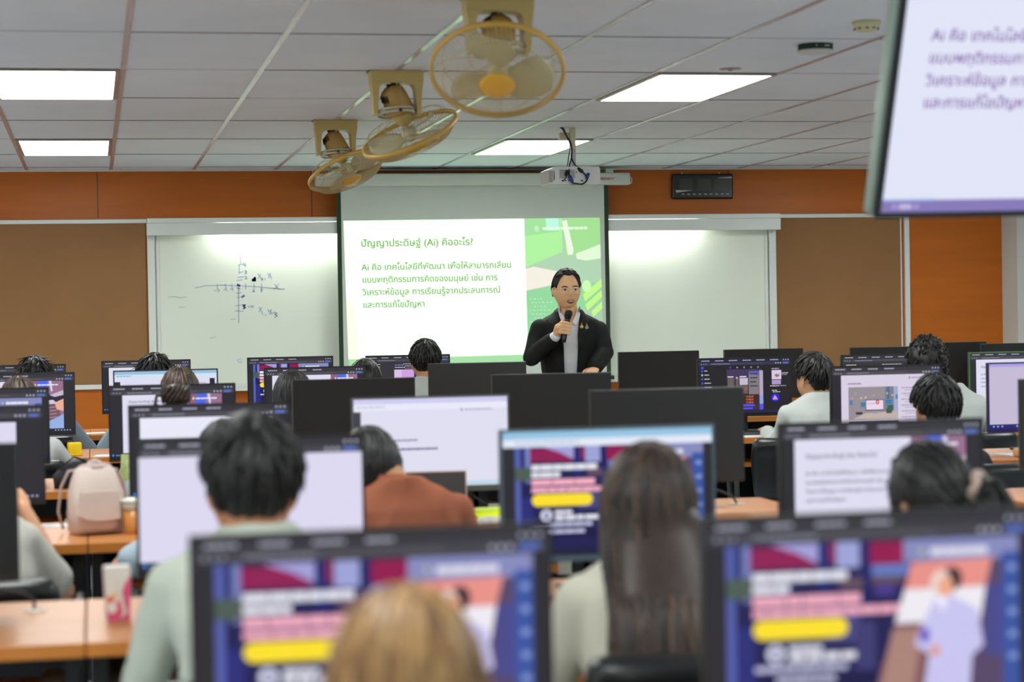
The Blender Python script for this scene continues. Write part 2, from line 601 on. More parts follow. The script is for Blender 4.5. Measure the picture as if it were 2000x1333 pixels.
stroke(m, [(485, 611), (488, 611)]); stroke(m, [(490, 609), (495, 613)]); stroke(m, [(495, 609), (490, 613)])
stroke(m, [(475, 608), (479, 608), (476, 611), (479, 613), (476, 615)], 0.005, 1)
stroke(m, [(495, 558), (499, 555), (499, 560), (495, 560), (499, 557)], 0.007, 1)
stroke(m, [(466, 569), (468, 570)], 0.009, 1); stroke(m, [(465, 574), (469, 576)], 0.006, 0); stroke(m, [(474, 592), (477, 590)], 0.007, 1)
stroke(m, [(462, 715), (466, 713), (470, 715), (470, 720), (465, 720), (463, 716)], 0.002)
for a in ([(332, 592), (345, 591), (352, 593), (366, 592)], [(352, 612), (362, 611)], [(608, 488), (615, 493)], [(452, 636), (460, 635)], [(410, 672), (420, 670)]):
    stroke(m, a, 0.004, 2)
m.build('writing_surface', [m_ink, m_ink2, m_smear, m_board], t)

# ------------------------------------------------------------------ projection screen
m_case = mat('screen_case_white', (214, 218, 205), 0.45, var=0.02)
m_black = mat('black_border_fabric', (40, 62, 40), 0.8)
m_fab = mat('matte_screen_fabric', (205, 210, 200), 0.9, var=0.01)
SY = 15.33
t = thing('projection_screen', 'pull-down projection screen with a green tinted slide hanging before the whiteboard', 'projector screen', (2.82, SY, 2.46))
m = MB(); m.box2((-1.19, -0.045, -0.047), (1.205, 0.045, 0.045), bev=0.012); m.build('screen_case', m_case, t)
for x in (-1.02, 1.045):
    m = MB(); m.box2((x - 0.03, -0.03, 0.046), (x + 0.03, 0.188, 0.075), bev=0.003); m.box2((x - 0.03, 0.15, -0.05), (x + 0.03, 0.188, 0.046), bev=0.003)
    m.build('wall_bracket', m_case, t)
m = MB(); m.tube([(1.205, 0, 0.02), (1.225, 0, 0.0), (1.222, 0, -0.03), (1.2, 0, -0.035)], 0.006, 8); m.build('end_hook', m_case, t)
m = MB()
m.box2((-1.036, -0.0012, -1.50), (1.038, 0.0012, -0.046), mi=1)
m.box2((-1.003, -0.0022, -1.47), (1.005, -0.0013, -0.0461), mi=0)
m.build('screen_fabric', [m_fab, m_black], t)
m = MB(); m.tube([(-1.06, 0, -1.51), (1.06, 0, -1.51)], 0.016, 12); m.build('weight_bar', m_black, t)
# brand lettering on the case
vs, fs, w = text_geo('SCREENBOY', 0.02)
m = MB(); k = 0.142 / w
V = [m.bm.verts.new((0.935 + a * k + b * 0.006, -0.0457, -0.009 + b * 0.026)) for a, b in vs]
for f in fs:
    try:
        m.bm.faces.new([V[i] for i in f])
    except ValueError:
        pass
m.build('lettering', mat('red_print', (190, 40, 28), 0.5), t)
# the projected picture
q = [(-0.987, -0.302), (0.969, -0.293), (0.980, -1.32), (-0.968, -1.331)]
c = Canvas(500, 265, 1, 1, k=PROJ_E, quad=q, dz=0.0001)
GRN = (118, 168, 84)
W_ = (264, 330, 262)
c.rect(0, 0, 500, 281, (170, 226, 168))
c.rect(0, 0, 350, 265, W_)
c.poly([(0, 150), (14, 165), (20, 265), (0, 265)], (282, 286, 236))
# right hand photo of hands at a laptop
x0 = 350
c.rect(x0, 0, 500, 265, (178, 214, 180))
c.poly([(x0, 0), (424, 0), (424, 66), (x0, 95)], (176, 244, 160))
c.poly([(430, 0), (500, 0), (500, 55), (430, 78)], (166, 226, 150))
c.poly([(x0, 0), (420, 0), (418, 26), (x0, 34)], (166, 228, 160))
c.poly([(392, 0), (418, 0), (418, 24), (394, 24)], (190, 250, 225))
c.poly([(424, 6), (434, 4), (446, 62), (444, 72), (434, 72), (430, 40)], (238, 250, 226))
c.poly([(450, 70), (500, 52), (500, 80), (470, 84), (452, 80)], (226, 250, 214))
c.poly([(x0, 98), (366, 94), (414, 104), (420, 120), (404, 130), (x0, 140)], (246, 240, 226))
c.poly([(350, 142), (420, 130), (500, 126), (500, 265), (350, 265)], (150, 218, 160))
for kk in range(11):
    c.bars(356 + (kk % 3) * 4, 156 + kk * 7.5, 28 + (kk * 13) % 26, 1.3, (214, 246, 206), seed=kk + 40, gap=3)
c.poly([(440, 186), (500, 168), (500, 265), (430, 265)], (170, 206, 172))
for a in ([(462, 150), (500, 120), (500, 136), (466, 164)], [(466, 170), (500, 142), (500, 156), (470, 182)], [(478, 184), (500, 164), (500, 178), (482, 194)]):
    c.poly(a, (196, 250, 140))
c.disc(470, 134, 9, 12, (206, 252, 180))
c.poly([(478, 232), (500, 206), (500, 250)], (250, 226, 200))
c.disc(374, 20, 4.6, 6, (214, 248, 206)); c.disc(374, 20, 3.4, 4.6, (168, 230, 160)); c.disc(374, 20, 1.6, 3, (220, 250, 210))
c.bars(386, 17.5, 88, 5, (232, 252, 226), seed=3, gap=0.3, big=3)
TH = ['ปัญญาประดิษฐ์ (Ai) คืออะไร?', 'Ai คือ เทคโนโลยีที่พัฒนา เพื่อให้สามารถเลียน', 'แบบพฤติกรรมการคิดของมนุษย์ เช่น การ', 'วิเคราะห์ข้อมูล การเรียนรู้จากประสบการณ์', 'และการแก้ไขปัญหา']
TW = [217, 290, 263, 268, 119]
TY = [50, 95, 119, 143, 167]
for s_, w_, y_ in zip(TH, TW, TY):
    c.text(s_, 31, y_, 19 if y_ == 50 else 16.5, GRN, width=w_, bold=0.015)
c.build('projected_slide', t, (0, -0.0026, 0))

# ------------------------------------------------------------------ wall clock
t = thing('digital_clock', 'black digital wall clock with three dim displays right of the screen', 'clock', (4.655, F - 0.001, 2.41))
m_clk = mat('clock_black_plastic', (16, 17, 16), 0.28, var=0.05)
m = MB(); m.box2((-0.247, -0.035, -0.097), (0.247, 0, 0.097), bev=0.012); m.build('clock_body', m_clk, t)
m_lcd = mat('unlit_display', (48, 50, 42), 0.3)
for x in (-0.135, 0.01, 0.145):
    m = MB(); m.box2((x - 0.055, -0.037, -0.03), (x + 0.055, -0.0352, 0.06)); m.build('display', m_lcd, t)
m_sil = mat('silver_print', (190, 192, 190), 0.35)
for k in range(9):
    x = -0.16 + k * 0.045
    m = MB(); m.box2((x - 0.011, -0.0362, -0.063), (x + 0.011, -0.0352, -0.057)); m.build('printed_mark', m_sil, t)
m = MB(); m.face([(-0.22, -0.0365, -0.028), (-0.09, -0.0365, -0.026), (-0.09, -0.0365, -0.031), (-0.215, -0.0365, -0.048)])
m.build('silver_flash', m_sil, t)
m = MB(); m.face([(0.12, -0.0365, 0.066), (0.235, -0.0365, 0.073), (0.235, -0.0365, 0.064), (0.12, -0.0365, 0.063)])
m.build('silver_flash', m_sil, t)
for x in (-0.16, 0.14):
    m = MB(); m.tube([(x, -0.001, 0.104), (x, -0.016, 0.104)], 0.006, 8); m.build('mounting_screw', m_sil, t)
m = MB(); m.tube([(0.217, -0.008, 0.09), (0.217, -0.006, 0.131)], 0.003, 6); m.build('power_cord', m_black, t)
# ------------------------------------------------------------------ orbit fans under the ceiling
m_fan = mat('aged_cream_plastic', (204, 180, 112), 0.42, var=0.05, scale=(9, 9, 9))
m_fan2 = mat('yellowed_ring_plastic', (214, 172, 78), 0.4, var=0.06, scale=(12, 12, 12))
m_motor = mat('aged_motor_cover', (188, 152, 84), 0.45, var=0.07, scale=(10, 10, 10))
m_blade = mat('translucent_blade_plastic', (206, 198, 160), 0.3, var=0.03)
m_wire = mat('guard_wire', (196, 178, 128), 0.4)
m_dark = mat('dark_bracket_metal', (48, 42, 36), 0.5)
m_cap = mat('amber_hub_cap', (226, 172, 62), 0.35)

def axis_matrix(ax, spin=0.0):
    z = Vector(ax).normalized()
    x = Vector((1, 0, 0)) - z * z.x
    x.normalize()
    y = z.cross(x)
    return Matrix((x, y, z)).transposed() @ Matrix.Rotation(spin, 3, 'Z')

def make_fan(label, loc, ax, spin):
    t = thing('orbit_fan', label, 'fan', (loc[0], loc[1], CEIL), 0, 'orbit fans in a row under the ceiling')
    # yoke: plate on the ceiling with two tapering arms and an arched opening between them
    m = MB()
    arch = [(0.088, -0.196), (0.082, -0.085)] + [(0.082 - 0.03 + 0.03 * math.cos(a), -0.085 + 0.03 * math.sin(a)) for a in (0.4, 0.8, 1.2, 1.57)]
    arch = arch + [(-x, z) for x, z in reversed(arch)]
    out = [(-0.106, -0.196), (-0.118, -0.002), (0.118, -0.002), (0.106, -0.196)]
    poly = out + arch
    half = [p for p in poly]
    # split into left arm, bridge and right arm so every face is convex
    for s in (-1, 1):
        m.prism([(s * 0.106, -0.196), (s * 0.1118, -0.09), (s * 0.082, -0.085), (s * 0.088, -0.196)], -0.045, 0.045)
        m.prism([(s * 0.1118, -0.09), (s * 0.118, -0.05), (s * 0.052, -0.055), (s * 0.0692, -0.0603), (s * 0.0788, -0.0735), (s * 0.082, -0.085)], -0.045, 0.045)
    m.prism([(-0.118, -0.05), (-0.118, -0.002), (0.118, -0.002), (0.118, -0.05), (0.052, -0.055), (-0.052, -0.055)], -0.05, 0.05)
    m.box((0, 0, -0.006), (0.245, 0.115, 0.008), bev=0.003)
    m.build('yoke', m_fan, t)
    m = MB(); m.box((-0.01, 0, -0.0012), (0.236, 0.11, 0.0018)); m.build('gasket', m_dark, t)
    # motor
    P = Vector((0, 0, -0.135))
    M = axis_matrix(ax, 0)
    m = MB(); m.lathe([(0.0, -0.075), (0.03, -0.072), (0.052, -0.055), (0.058, -0.02), (0.064, 0.035), (0.066, 0.05), (0.0, 0.052)], P, 28, M=M)
    mo = m.build('motor_housing', m_motor, t)
    m = MB()
    for k in range(7):
        a = 2.2 + k * 0.16
        m.tube([P + M @ Vector((0.056 * math.cos(a), 0.056 * math.sin(a), -0.05)), P + M @ Vector((0.0605 * math.cos(a), 0.0605 * math.sin(a), -0.02))], 0.0025, 6)
    m.build('cooling_slots', m_dark, mo)
    m = MB(); m.lathe([(0.05, 0.052), (0.046, 0.075), (0.03, 0.105), (0.02, 0.118), (0.0, 0.118)], P, 24, M=M)
    m.build('gear_cover', m_fan, t)
    # tilting ring between the arms
    m = MB()
    Mr = axis_matrix((0.06, -0.12, -1))
    for zz in (-0.008, 0.008):
        m.torus(P + Vector((0, 0, -0.05)) + Mr @ Vector((0, 0, zz)), 0.083, 0.006, 40, 8, M=Mr)
    m.build('gimbal_ring', mat('pale_ring_metal', (205, 200, 180), 0.35, metal=0.3), t)
    m = MB()
    for s in (-1, 1):
        m.tube([(s * 0.082, 0, -0.185), (s * 0.1, 0, -0.185)], 0.009, 10)
    m.tube([(0.005, -0.088, -0.182), (0.005, -0.099, -0.182)], 0.008, 10)
    m.build('pivot_bolts', m_dark, t)
    m = MB(); m.tube([P + M @ Vector((0, 0, -0.07)), P + M @ Vector((-0.01, 0.01, -0.086)), (-0.02, 0.0, -0.062), (0.0, 0, -0.05)], 0.006, 8)
    m.tube([(0.012, 0.01, -0.054), (0.04, 0.01, -0.09), (0.05, 0.02, -0.13)], 0.003, 6)
    m.build('power_cord', m_dark, t)
    # cage
    Cc = P + M @ Vector((0, 0, 0.165))
    Rr = 0.226
    m = MB()
    prof = [(Rr - 0.006, -0.012), (Rr + 0.005, -0.012), (Rr + 0.006, 0.006), (Rr - 0.004, 0.008)]
    rings = []
    for i in range(64):
        a = 2 * math.pi * i / 64
        rings.append([Cc + M @ Vector((r * math.cos(a), r * math.sin(a), z)) for r, z in prof])
    m.rings(rings, closed=True)
    m.build('guard_rim', m_fan2, t)
    m = MB()
    nw = 84
    for i in range(nw):
        a = 2 * math.pi * i / nw
        b = a + 0.18
        pts = []
        for r, z, sw in ((0.07, 0.066, 0.0), (0.13, 0.062, 0.25), (0.185, 0.046, 0.6), (Rr - 0.008, 0.012, 0.9), (Rr - 0.004, 0.0, 1.0)):
            aa = a + 0.18 * sw
            pts.append(Cc + M @ Vector((r * math.cos(aa), r * math.sin(aa), z)))
        m.tube(pts, 0.0013, 4, caps=False)
    for r, z in ((0.07, 0.066), (0.13, 0.0625), (0.185, 0.0465)):
        m.torus(Cc + M @ Vector((0, 0, z)), r, 0.0014, 48, 5, M=M)
    m.build('front_grille', m_wire, t)
    m = MB()
    for i in range(8):
        a = 2 * math.pi * i / 8 + 0.2
        pts = [Cc + M @ Vector((r * math.cos(a), r * math.sin(a), z)) for r, z in ((0.03, -0.06), (0.10, -0.068), (0.17, -0.06), (Rr - 0.01, -0.03), (Rr - 0.004, -0.004))]
        m.tube(pts, 0.0015, 5, caps=False)
    m.torus(Cc + M @ Vector((0, 0, -0.064)), 0.10, 0.0016, 40, 5, M=M)
    m.torus(Cc + M @ Vector((0, 0, -0.05)), 0.19, 0.0016, 40, 5, M=M)
    m.build('rear_grille', m_wire, t)
    # blades
    for b in range(3):
        a0 = spin + b * 2 * math.pi / 3
        m = MB()
        grid = []
        nr, na = 9, 8
        for i in range(nr):
            u = i / (nr - 1)
            r = 0.03 + 0.165 * u
            half = (0.16 + 0.62 * math.sin(math.pi * min(1, u * 0.9 + 0.12)) ** 0.8) * (1.0 if u < 0.85 else 1.0 - (u - 0.85) * 2.2)
            row = []
            for k in range(na):
                v = k / (na - 1) * 2 - 1
                aa = a0 + v * half + 0.25 * u
                z = -0.024 * v * (0.5 + 0.6 * u) + 0.006 * (1 - v * v)
                row.append(Vector((r * math.cos(aa), r * math.sin(aa), z)))
            grid.append(row)
        top = [[m.bm.verts.new(Cc + M @ p) for p in row] for row in grid]
        bot = [[m.bm.verts.new(Cc + M @ (p + Vector((0, 0, -0.0022)))) for p in row] for row in grid]
        for i in range(nr - 1):
            for k in range(na - 1):
                m.bm.faces.new((top[i][k], top[i + 1][k], top[i + 1][k + 1], top[i][k + 1]))
                m.bm.faces.new((bot[i][k], bot[i][k + 1], bot[i + 1][k + 1], bot[i + 1][k]))
        edge = [(i, 0) for i in range(nr)] + [(nr - 1, k) for k in range(1, na)] + [(i, na - 1) for i in range(nr - 2, -1, -1)] + [(0, k) for k in range(na - 2, 0, -1)]
        for (i, k), (i2, k2) in zip(edge, edge[1:] + edge[:1]):
            m.bm.faces.new((top[i][k], bot[i][k], bot[i2][k2], top[i2][k2]))
        m.build('blade', m_blade, t, smooth=True)
    m = MB(); m.lathe([(0.0, -0.03), (0.034, -0.03), (0.038, 0.0), (0.034, 0.022), (0.02, 0.03), (0.0, 0.031)], Cc, 24, M=M)
    m.tube([Cc + M @ Vector((0, 0, -0.055)), Cc + M @ Vector((0, 0, -0.02))], 0.008, 8)
    m.build('hub', m_blade, t)
    m = MB(); m.lathe([(0.0, 0.063), (0.055, 0.063), (0.062, 0.067), (0.054, 0.073), (0.03, 0.079), (0.0, 0.080)], Cc, 28, M=M)
    m.build('hub_cap', m_cap, t)
    return t

make_fan('cream orbit fan with its cage before the wood wall and screen corner', (1.353, 11.62), (0.334, -0.307, -0.891), 0.4)
make_fan('middle cream orbit fan of the row, blades seen through its tilted cage', (1.353, 9.24), (0.41, 0.285, -0.867), 0.9)
make_fan('blurred cream orbit fan nearest the viewer, amber hub cap facing down', (1.388, 7.03), (-0.141, -0.575, -0.798), 3.86)

# ------------------------------------------------------------------ ceiling projector
m_pw = mat('projector_white_plastic', (212, 214, 210), 0.4, var=0.02)
m_pm = mat('cream_mount_metal', (214, 204, 168), 0.4, metal=0.1)
m_pg = mat('vent_grey', (112, 112, 114), 0.5)
m_cab = mat('black_cable', (20, 20, 34), 0.5)
m_blue = mat('blue_plug', (28, 62, 150), 0.4)
px, py, pz = 2.80, 12.05, 2.262
t = thing('projector', 'white ceiling projector with looping cables hanging before the screen case', 'projector', (px, py, pz))
m = MB()
body = [(-0.155, -0.045), (-0.148, -0.052), (0.150, -0.052), (0.158, -0.045), (0.158, 0.040), (0.150, 0.052), (-0.115, 0.052), (-0.155, 0.035)]
m.prism(body, -0.115, 0.115)
m.build('projector_body', m_pw, t)
m = MB(); m.box((0, 0, -0.0555), (0.30, 0.22, 0.006), bev=0.002); m.box((0.0, 0, 0.0545), (0.22, 0.2, 0.004)); m.build('body_trim', mat('pale_trim', (196, 206, 200), 0.4), t)
m = MB()
for k in range(10):
    m.box((-0.043, -0.1165, 0.033 - k * 0.0052), (0.094, 0.003, 0.0022))
m.build('exhaust_grille', m_pg, t)
m = MB()
for k in range(11):
    m.box((-0.142, -0.1165, 0.026 - k * 0.0062), (0.024, 0.003, 0.0025))
    m.box((-0.122, -0.1165, 0.026 - k * 0.0052), (0.007, 0.003, 0.0025))
m.build('side_vents', m_dark, t)
m = MB()
for x, w in ((-0.07, 0.012), (-0.052, 0.005), (-0.034, 0.006), (0.045, 0.012)):
    m.box((x, -0.117, -0.03), (w, 0.005, 0.008))
m.box((0.012, -0.117, 0.02), (0.006, 0.004, 0.006))
m.build('sockets', m_dark, t)
m = MB(); m.tube([(-0.05, 0.114, 0.0), (-0.05, 0.135, 0.0)], 0.03, 20); m.build('lens', m_dark, t)
m = MB()
m.box2((0.004, -0.022, 0.16), (0.034, 0.018, CEIL - pz - 0.002), bev=0.002)
m.box((-0.026, 0.03, 0.245), (0.06, 0.05, 0.04), bev=0.003)
m.build('ceiling_post', m_pm, t)
m = MB(); m.box2((0.008, -0.018, 0.0565), (0.034, 0.014, 0.159), bev=0.002); m.box((0.02, -0.02, 0.145), (0.02, 0.012, 0.03)); m.box((0.0, 0, 0.0585), (0.14, 0.11, 0.004)); m.build('mount_bracket', mat('grey_mount', (170, 170, 172), 0.4, metal=0.4), t)
def cable(name, pts, r, mt, parent, n=8):
    # smooth curve through the points
    P = [Vector(p) for p in pts]
    out = []
    for i in range(len(P) - 1):
        a, b, c_, d = P[max(0, i - 1)], P[i], P[i + 1], P[min(len(P) - 1, i + 2)]
        for k in range(6):
            u = k / 6
            out.append(0.5 * ((2 * b) + (c_ - a) * u + (2 * a - 5 * b + 4 * c_ - d) * u * u + (3 * b - a - 3 * c_ + d) * u ** 3))
    out.append(P[-1])
    m = MB(); m.tube(out, r, n)
    return m.build(name, mt, parent)
cable('video_cable', [(-0.06, -0.03, 0.289), (-0.045, -0.035, 0.285), (-0.025, -0.04, 0.24), (-0.004, -0.05, 0.2), (0.0, -0.06, 0.15), (-0.005, -0.07, 0.11), (-0.025, -0.1, 0.06), (-0.034, -0.13, 0.0), (-0.02, -0.14, -0.04), (0.0, -0.145, -0.048), (0.04, -0.15, -0.052), (0.07, -0.14, -0.03), (0.072, -0.125, -0.012)], 0.0045, m_cab, t)
cable('signal_cable', [(-0.05, -0.03, 0.288), (-0.02, -0.036, 0.23), (0.002, -0.05, 0.17), (-0.002, -0.06, 0.11), (0.015, -0.09, 0.06), (0.04, -0.12, 0.03), (0.065, -0.135, 0.0), (0.074, -0.14, -0.02)], 0.0045, m_cab, t)
cable('power_cable', [(-0.04, -0.03, 0.286), (-0.008, -0.045, 0.19), (-0.02, -0.06, 0.11), (-0.04, -0.1, 0.04), (-0.05, -0.13, -0.005), (-0.066, -0.125, -0.03)], 0.003, m_cab, t)
m = MB(); m.tube([(0.018, -0.1, 0.05), (0.046, -0.125, 0.022)], 0.011, 10); m.tube([(-0.045, -0.125, 0.03), (-0.053, -0.13, 0.0)], 0.009, 10); m.build('ferrite_cores', m_cab, t)
m = MB(); m.tube([(-0.033, -0.132, -0.005), (-0.018, -0.142, -0.038)], 0.011, 10); m.tube([(0.07, -0.135, -0.02), (0.083, -0.13, 0.012)], 0.01, 10); m.build('plug_hoods', m_blue, t)

# ------------------------------------------------------------------ things on the ceiling
t = thing('smoke_detector', 'round pale yellow smoke detector on the ceiling beside the television', 'smoke detector', (2.92, 7.52, CEIL))
m = MB(); m.lathe([(0.0, -0.001), (0.055, -0.001), (0.055, -0.012), (0.045, -0.03), (0.03, -0.038), (0.0, -0.039)], n=28); m.build('detector_body', mat('aged_yellow_plastic', (206, 202, 158), 0.5), t)
m = MB()
for k in range(10):
    a = k * 0.628
    m.box((0.043 * math.cos(a), 0.043 * math.sin(a), -0.029), (0.012, 0.012, 0.005))
m.build('sensor_slots', m_dark, t)
t = thing('access_point', 'black round device with white underside on the ceiling left of the television', 'wifi access point', (2.96, 8.20, CEIL))
m = MB(); m.lathe([(0.0, -0.001), (0.072, -0.001), (0.072, -0.022), (0.0, -0.0225)], n=32); m.build('mounting_base', m_black, t)
m = MB(); m.lathe([(0.0, -0.023), (0.07, -0.023), (0.082, -0.028), (0.07, -0.036), (0.03, -0.042), (0.0, -0.043)], n=32); m.build('cover', m_white, t)
m = MB(); m.box((-0.02, -0.071, -0.012), (0.006, 0.004, 0.005)); m.box((0.025, -0.069, -0.012), (0.022, 0.004, 0.005)); m.build('port_marks', m_sil, t)
t = thing('sprinkler_plate', 'small grey stained fitting on the ceiling between light panel and black device', 'ceiling fitting', (2.86, 9.05, CEIL))
m = MB(); m.lathe([(0.0, -0.0005), (0.05, -0.0005), (0.05, -0.003), (0.0, -0.0035)], n=24); m.lathe([(0.0, -0.0036), (0.012, -0.0036), (0.008, -0.012), (0, -0.0125)], n=14); m.build('cover_plate', mat('grey_stain_plate', (176, 166, 158), 0.6), t)

# ------------------------------------------------------------------ hanging television
t = thing('television', 'large flat television hanging from the ceiling at top right showing the slide', 'television', (1.928, 4.885, 1.70))
ta, tb, tc = math.radians(-4.36), math.radians(19.1), math.radians(0.68)
ex = Vector((math.cos(ta), -math.sin(ta), 0)); up = Vector((-math.sin(tb) * math.sin(ta), -math.sin(tb) * math.cos(ta), math.cos(tb)))
ex, up = ex * math.cos(tc) + up * math.sin(tc), -ex * math.sin(tc) + up * math.cos(tc)
bk = ex.cross(up) * -1           # away from the viewer
bk = -ex.cross(up)
TVM = Matrix((ex, bk, up)).transposed().to_4x4()
t.matrix_world = Matrix.Translation((1.928, 4.885, 1.70)) @ TVM
TVW, TVH = 1.21, 0.6806
m_tvs = mat('tv_silver_edge', (150, 168, 156), 0.3, metal=0.6)  # silver edge, green light falling on it tinted into the colour
m_tvb = mat('tv_black_bezel', (14, 14, 18), 0.3)
m = MB(); m.box2((-0.026, 0.006, -0.013), (TVW + 0.026, 0.05, TVH + 0.012), bev=0.006); m.box2((0.25, 0.0502, 0.1), (TVW - 0.25, 0.09, TVH - 0.15), bev=0.01); m.build('tv_housing', m_tvs, t)
m = MB()
m.box2((-0.014, -0.004, -0.016), (TVW + 0.014, 0.0058, -0.0005)); m.box2((-0.014, -0.004, TVH + 0.0005), (TVW + 0.014, 0.0058, TVH + 0.014))
m.box2((-0.014, -0.004, -0.0005), (-0.0005, 0.0058, TVH + 0.0005)); m.box2((TVW + 0.0005, -0.004, -0.0005), (TVW + 0.014, 0.0058, TVH + 0.0005))
m.build('bezel', m_tvb, t)
c = Canvas(500, 281, TVW, TVH)
c.rect(0, 0, 500, 281, (224, 228, 246))
slide_photo(c, 349, 0, 500, 281)
PUR = (132, 84, 168)
for s_, w_, y_ in zip(TH, TW, [52, 102, 125, 148, 171]):
    c.text(s_, 31, y_, 19 if y_ == 52 else 16.5, PUR, width=w_, bold=0.012)
c.rect(0, 268, 500, 281, (134, 120, 184))
c.rect(0, 267, 58, 269, (150, 180, 230))
c.bars(11, 273, 5, 4, (176, 164, 214), 2); c.bars(19, 272.5, 14, 5, (196, 188, 226), 5); c.bars(36, 273, 5, 4, (176, 164, 214), 8)
c.build('screen', t, (TVW / 2, -0.001, TVH / 2))
m = MB(); m.tube([(TVW / 2 - 0.06, 0.12, 0.36), (TVW / 2 + 0.06, 0.12, 0.36)], 0.02, 10); m.box2((TVW / 2 - 0.12, 0.0905, 0.25), (TVW / 2 + 0.12, 0.118, 0.47)); m.build('wall_plate', m_dark, t)
hp = t.matrix_world @ Vector((TVW / 2, 0.12, 0.36))
p2 = thing('television_pole', 'grey ceiling pole carrying the hanging television, hidden behind its screen', 'pole', (hp.x, hp.y, CEIL))
m = MB(); m.tube([(0, 0, -0.002), (0, 0, hp.z - CEIL)], 0.0185, 14); m.box((0, 0, -0.006), (0.16, 0.16, 0.008)); m.build('pole', m_sil, p2)
# ------------------------------------------------------------------ desks
DT = 0.775
ROWY = {3: 3.0, 5: 5.0, 7: 7.0, 9: 9.0, 11: 11.0, 13: 13.0}
m_desk = mat('orange_beech_laminate', (196, 128, 74), 0.38, var=0.09, scale=(1.5, 26, 26), spec=0.28, detail=5)
m_edge = mat('orange_desk_edge', (206, 126, 46), 0.4, var=0.06, scale=(1.5, 18, 18))
m_leg = mat('black_leg_metal', (16, 16, 17), 0.45, var=0.05)
m_brk = mat('white_slide_bracket', (196, 190, 176), 0.4)
def make_desk(label, x, y):
    t = thing('desk', label, 'desk', (x, y, 0), 0, 'wood computer desks in rows')
    m = MB(); m.box2((-0.3985, -0.48, DT - 0.032), (0.3985, 0.22, DT), bev=0.002)
    for f in m.bm.faces:
        f.material_index = 0 if abs(f.calc_center_median().z - DT) < 1e-3 or abs(f.calc_center_median().z - DT + 0.032) < 1e-3 else 1
    m.build('tabletop', [m_desk, m_edge], t)
    for s in (-1, 1):
        m = MB(); m.box2((s * 0.372 - 0.018, -0.40, 0.03), (s * 0.372 + 0.018, 0.16, DT - 0.033)); m.box2((s * 0.372 - 0.022, -0.44, 0), (s * 0.372 + 0.022, 0.2, 0.03)); m.build('leg', m_leg, t)
    m = MB(); m.box2((-0.353, 0.13, 0.18), (0.353, 0.148, DT - 0.034)); m.build('modesty_panel', m_leg, t)
    m = MB(); m.box2((-0.30, -0.42, 0.615), (0.30, -0.08, 0.64), bev=0.002)
    tr = m.build('keyboard_tray', m_edge, t)
    for s in (-1, 1):
        m = MB(); m.box2((s * 0.325 - 0.0235, -0.40, 0.605), (s * 0.325 + 0.0235, -0.06, 0.655)); m.build('slide_rail', m_brk, tr)
    return t
def copy_desk(src, label, x, y):
    c_ = copy_tree(src); c_.location = (x, y, 0); c_['label'] = label
    return c_
DXA = [-0.43, 0.37, 1.17, 1.97]
DXB = [3.57, 4.37, 5.17, 5.97]
ORD = {13: 'front row nearest the whiteboards', 11: 'second row from the front wall', 9: 'third row from the front wall', 7: 'fourth row from the front wall', 5: 'row with the pink drink carton', 3: 'row nearest the viewer'}
CO = ['leftmost', 'second from left', 'third from left', 'beside the aisle']
desk0 = None
for ry in (3, 5, 7, 9, 11, 13):
    for k, dx in enumerate(DXA):
        if ry == 3 and k in (0, 3):
            continue
        lab = 'orange wood desk %s in the %s' % (CO[k], ORD[ry])
        if desk0 is None:
            desk0 = make_desk(lab, dx, ROWY[ry])
        else:
            copy_desk(desk0, lab, dx, ROWY[ry])
CB = ['just past the aisle', 'second past the aisle', 'third past the aisle', 'at the far right']
for ry, n in ((7, 1), (9, 2), (11, 3), (13, 4)):
    for k in range(n):
        copy_desk(desk0, 'orange wood desk %s in the %s' % (CB[k], ORD[ry]), DXB[k] - (0.02 if ry == 7 else 0), ROWY[ry])

# ------------------------------------------------------------------ monitors
m_mb = mat('monitor_black_plastic', (42, 42, 42), 0.5, var=0.06, scale=(5, 5, 5), spec=0.35)
m_mr = mat('monitor_rim', (88, 88, 88), 0.4)
m_ms = mat('monitor_steel_rim', (92, 112, 128), 0.35, metal=0.3)
MW, MH, MTOP = 0.54, 0.325, 1.19

BAR = (54, 53, 60); BARL = (88, 86, 100); PAGE = (222, 220, 240); INK = (96, 92, 110); TASK = (34, 36, 58)
def chrome(c, seed=1, bar=BAR, tabs=4):
    c.rect(0, 0, 100, 56.25, (43, 42, 49))
    c.rect(0, 0, 100, 3.6, bar)
    c.rect(0, 3.6, 100, 6.6, tuple(min(255, v + 14) for v in bar))
    for k in range(tabs):
        c.bars(3 + k * 15, 1.3, 9, 0.9, (176, 176, 196), seed + k, gap=0.3)
    c.rrect(12, 4.3, 70, 5.8, tuple(min(255, v + 26) for v in bar))
    c.bars(14, 4.8, 20, 0.6, (150, 150, 170), seed + 9)
    for k in range(3):
        c.disc(3 + k * 2.6, 5.1, 0.6, 0.6, (150, 150, 170), 8)
        c.rect(92 + k * 2.6, 1.3, 93.2 + k * 2.6, 2.5, (170, 170, 190))
    for k in range(3):
        c.disc(84 + k * 2.6, 5.1, 0.7, 0.7, (190, 190, 210), 8)
    c.rrect(91.5, 4.2, 98, 6.0, (84, 110, 190))
    c.rect(0, 53.2, 100, 56.25, TASK)
    c.rect(1.2, 53.9, 2.6, 55.4, (60, 150, 230))
    c.bars(4, 54.3, 9, 0.9, (120, 130, 170), seed + 3)
    for k in range(6):
        c.disc(82 + k * 2.8, 54.7, 0.6, 0.6, (200, 200, 226), 8)

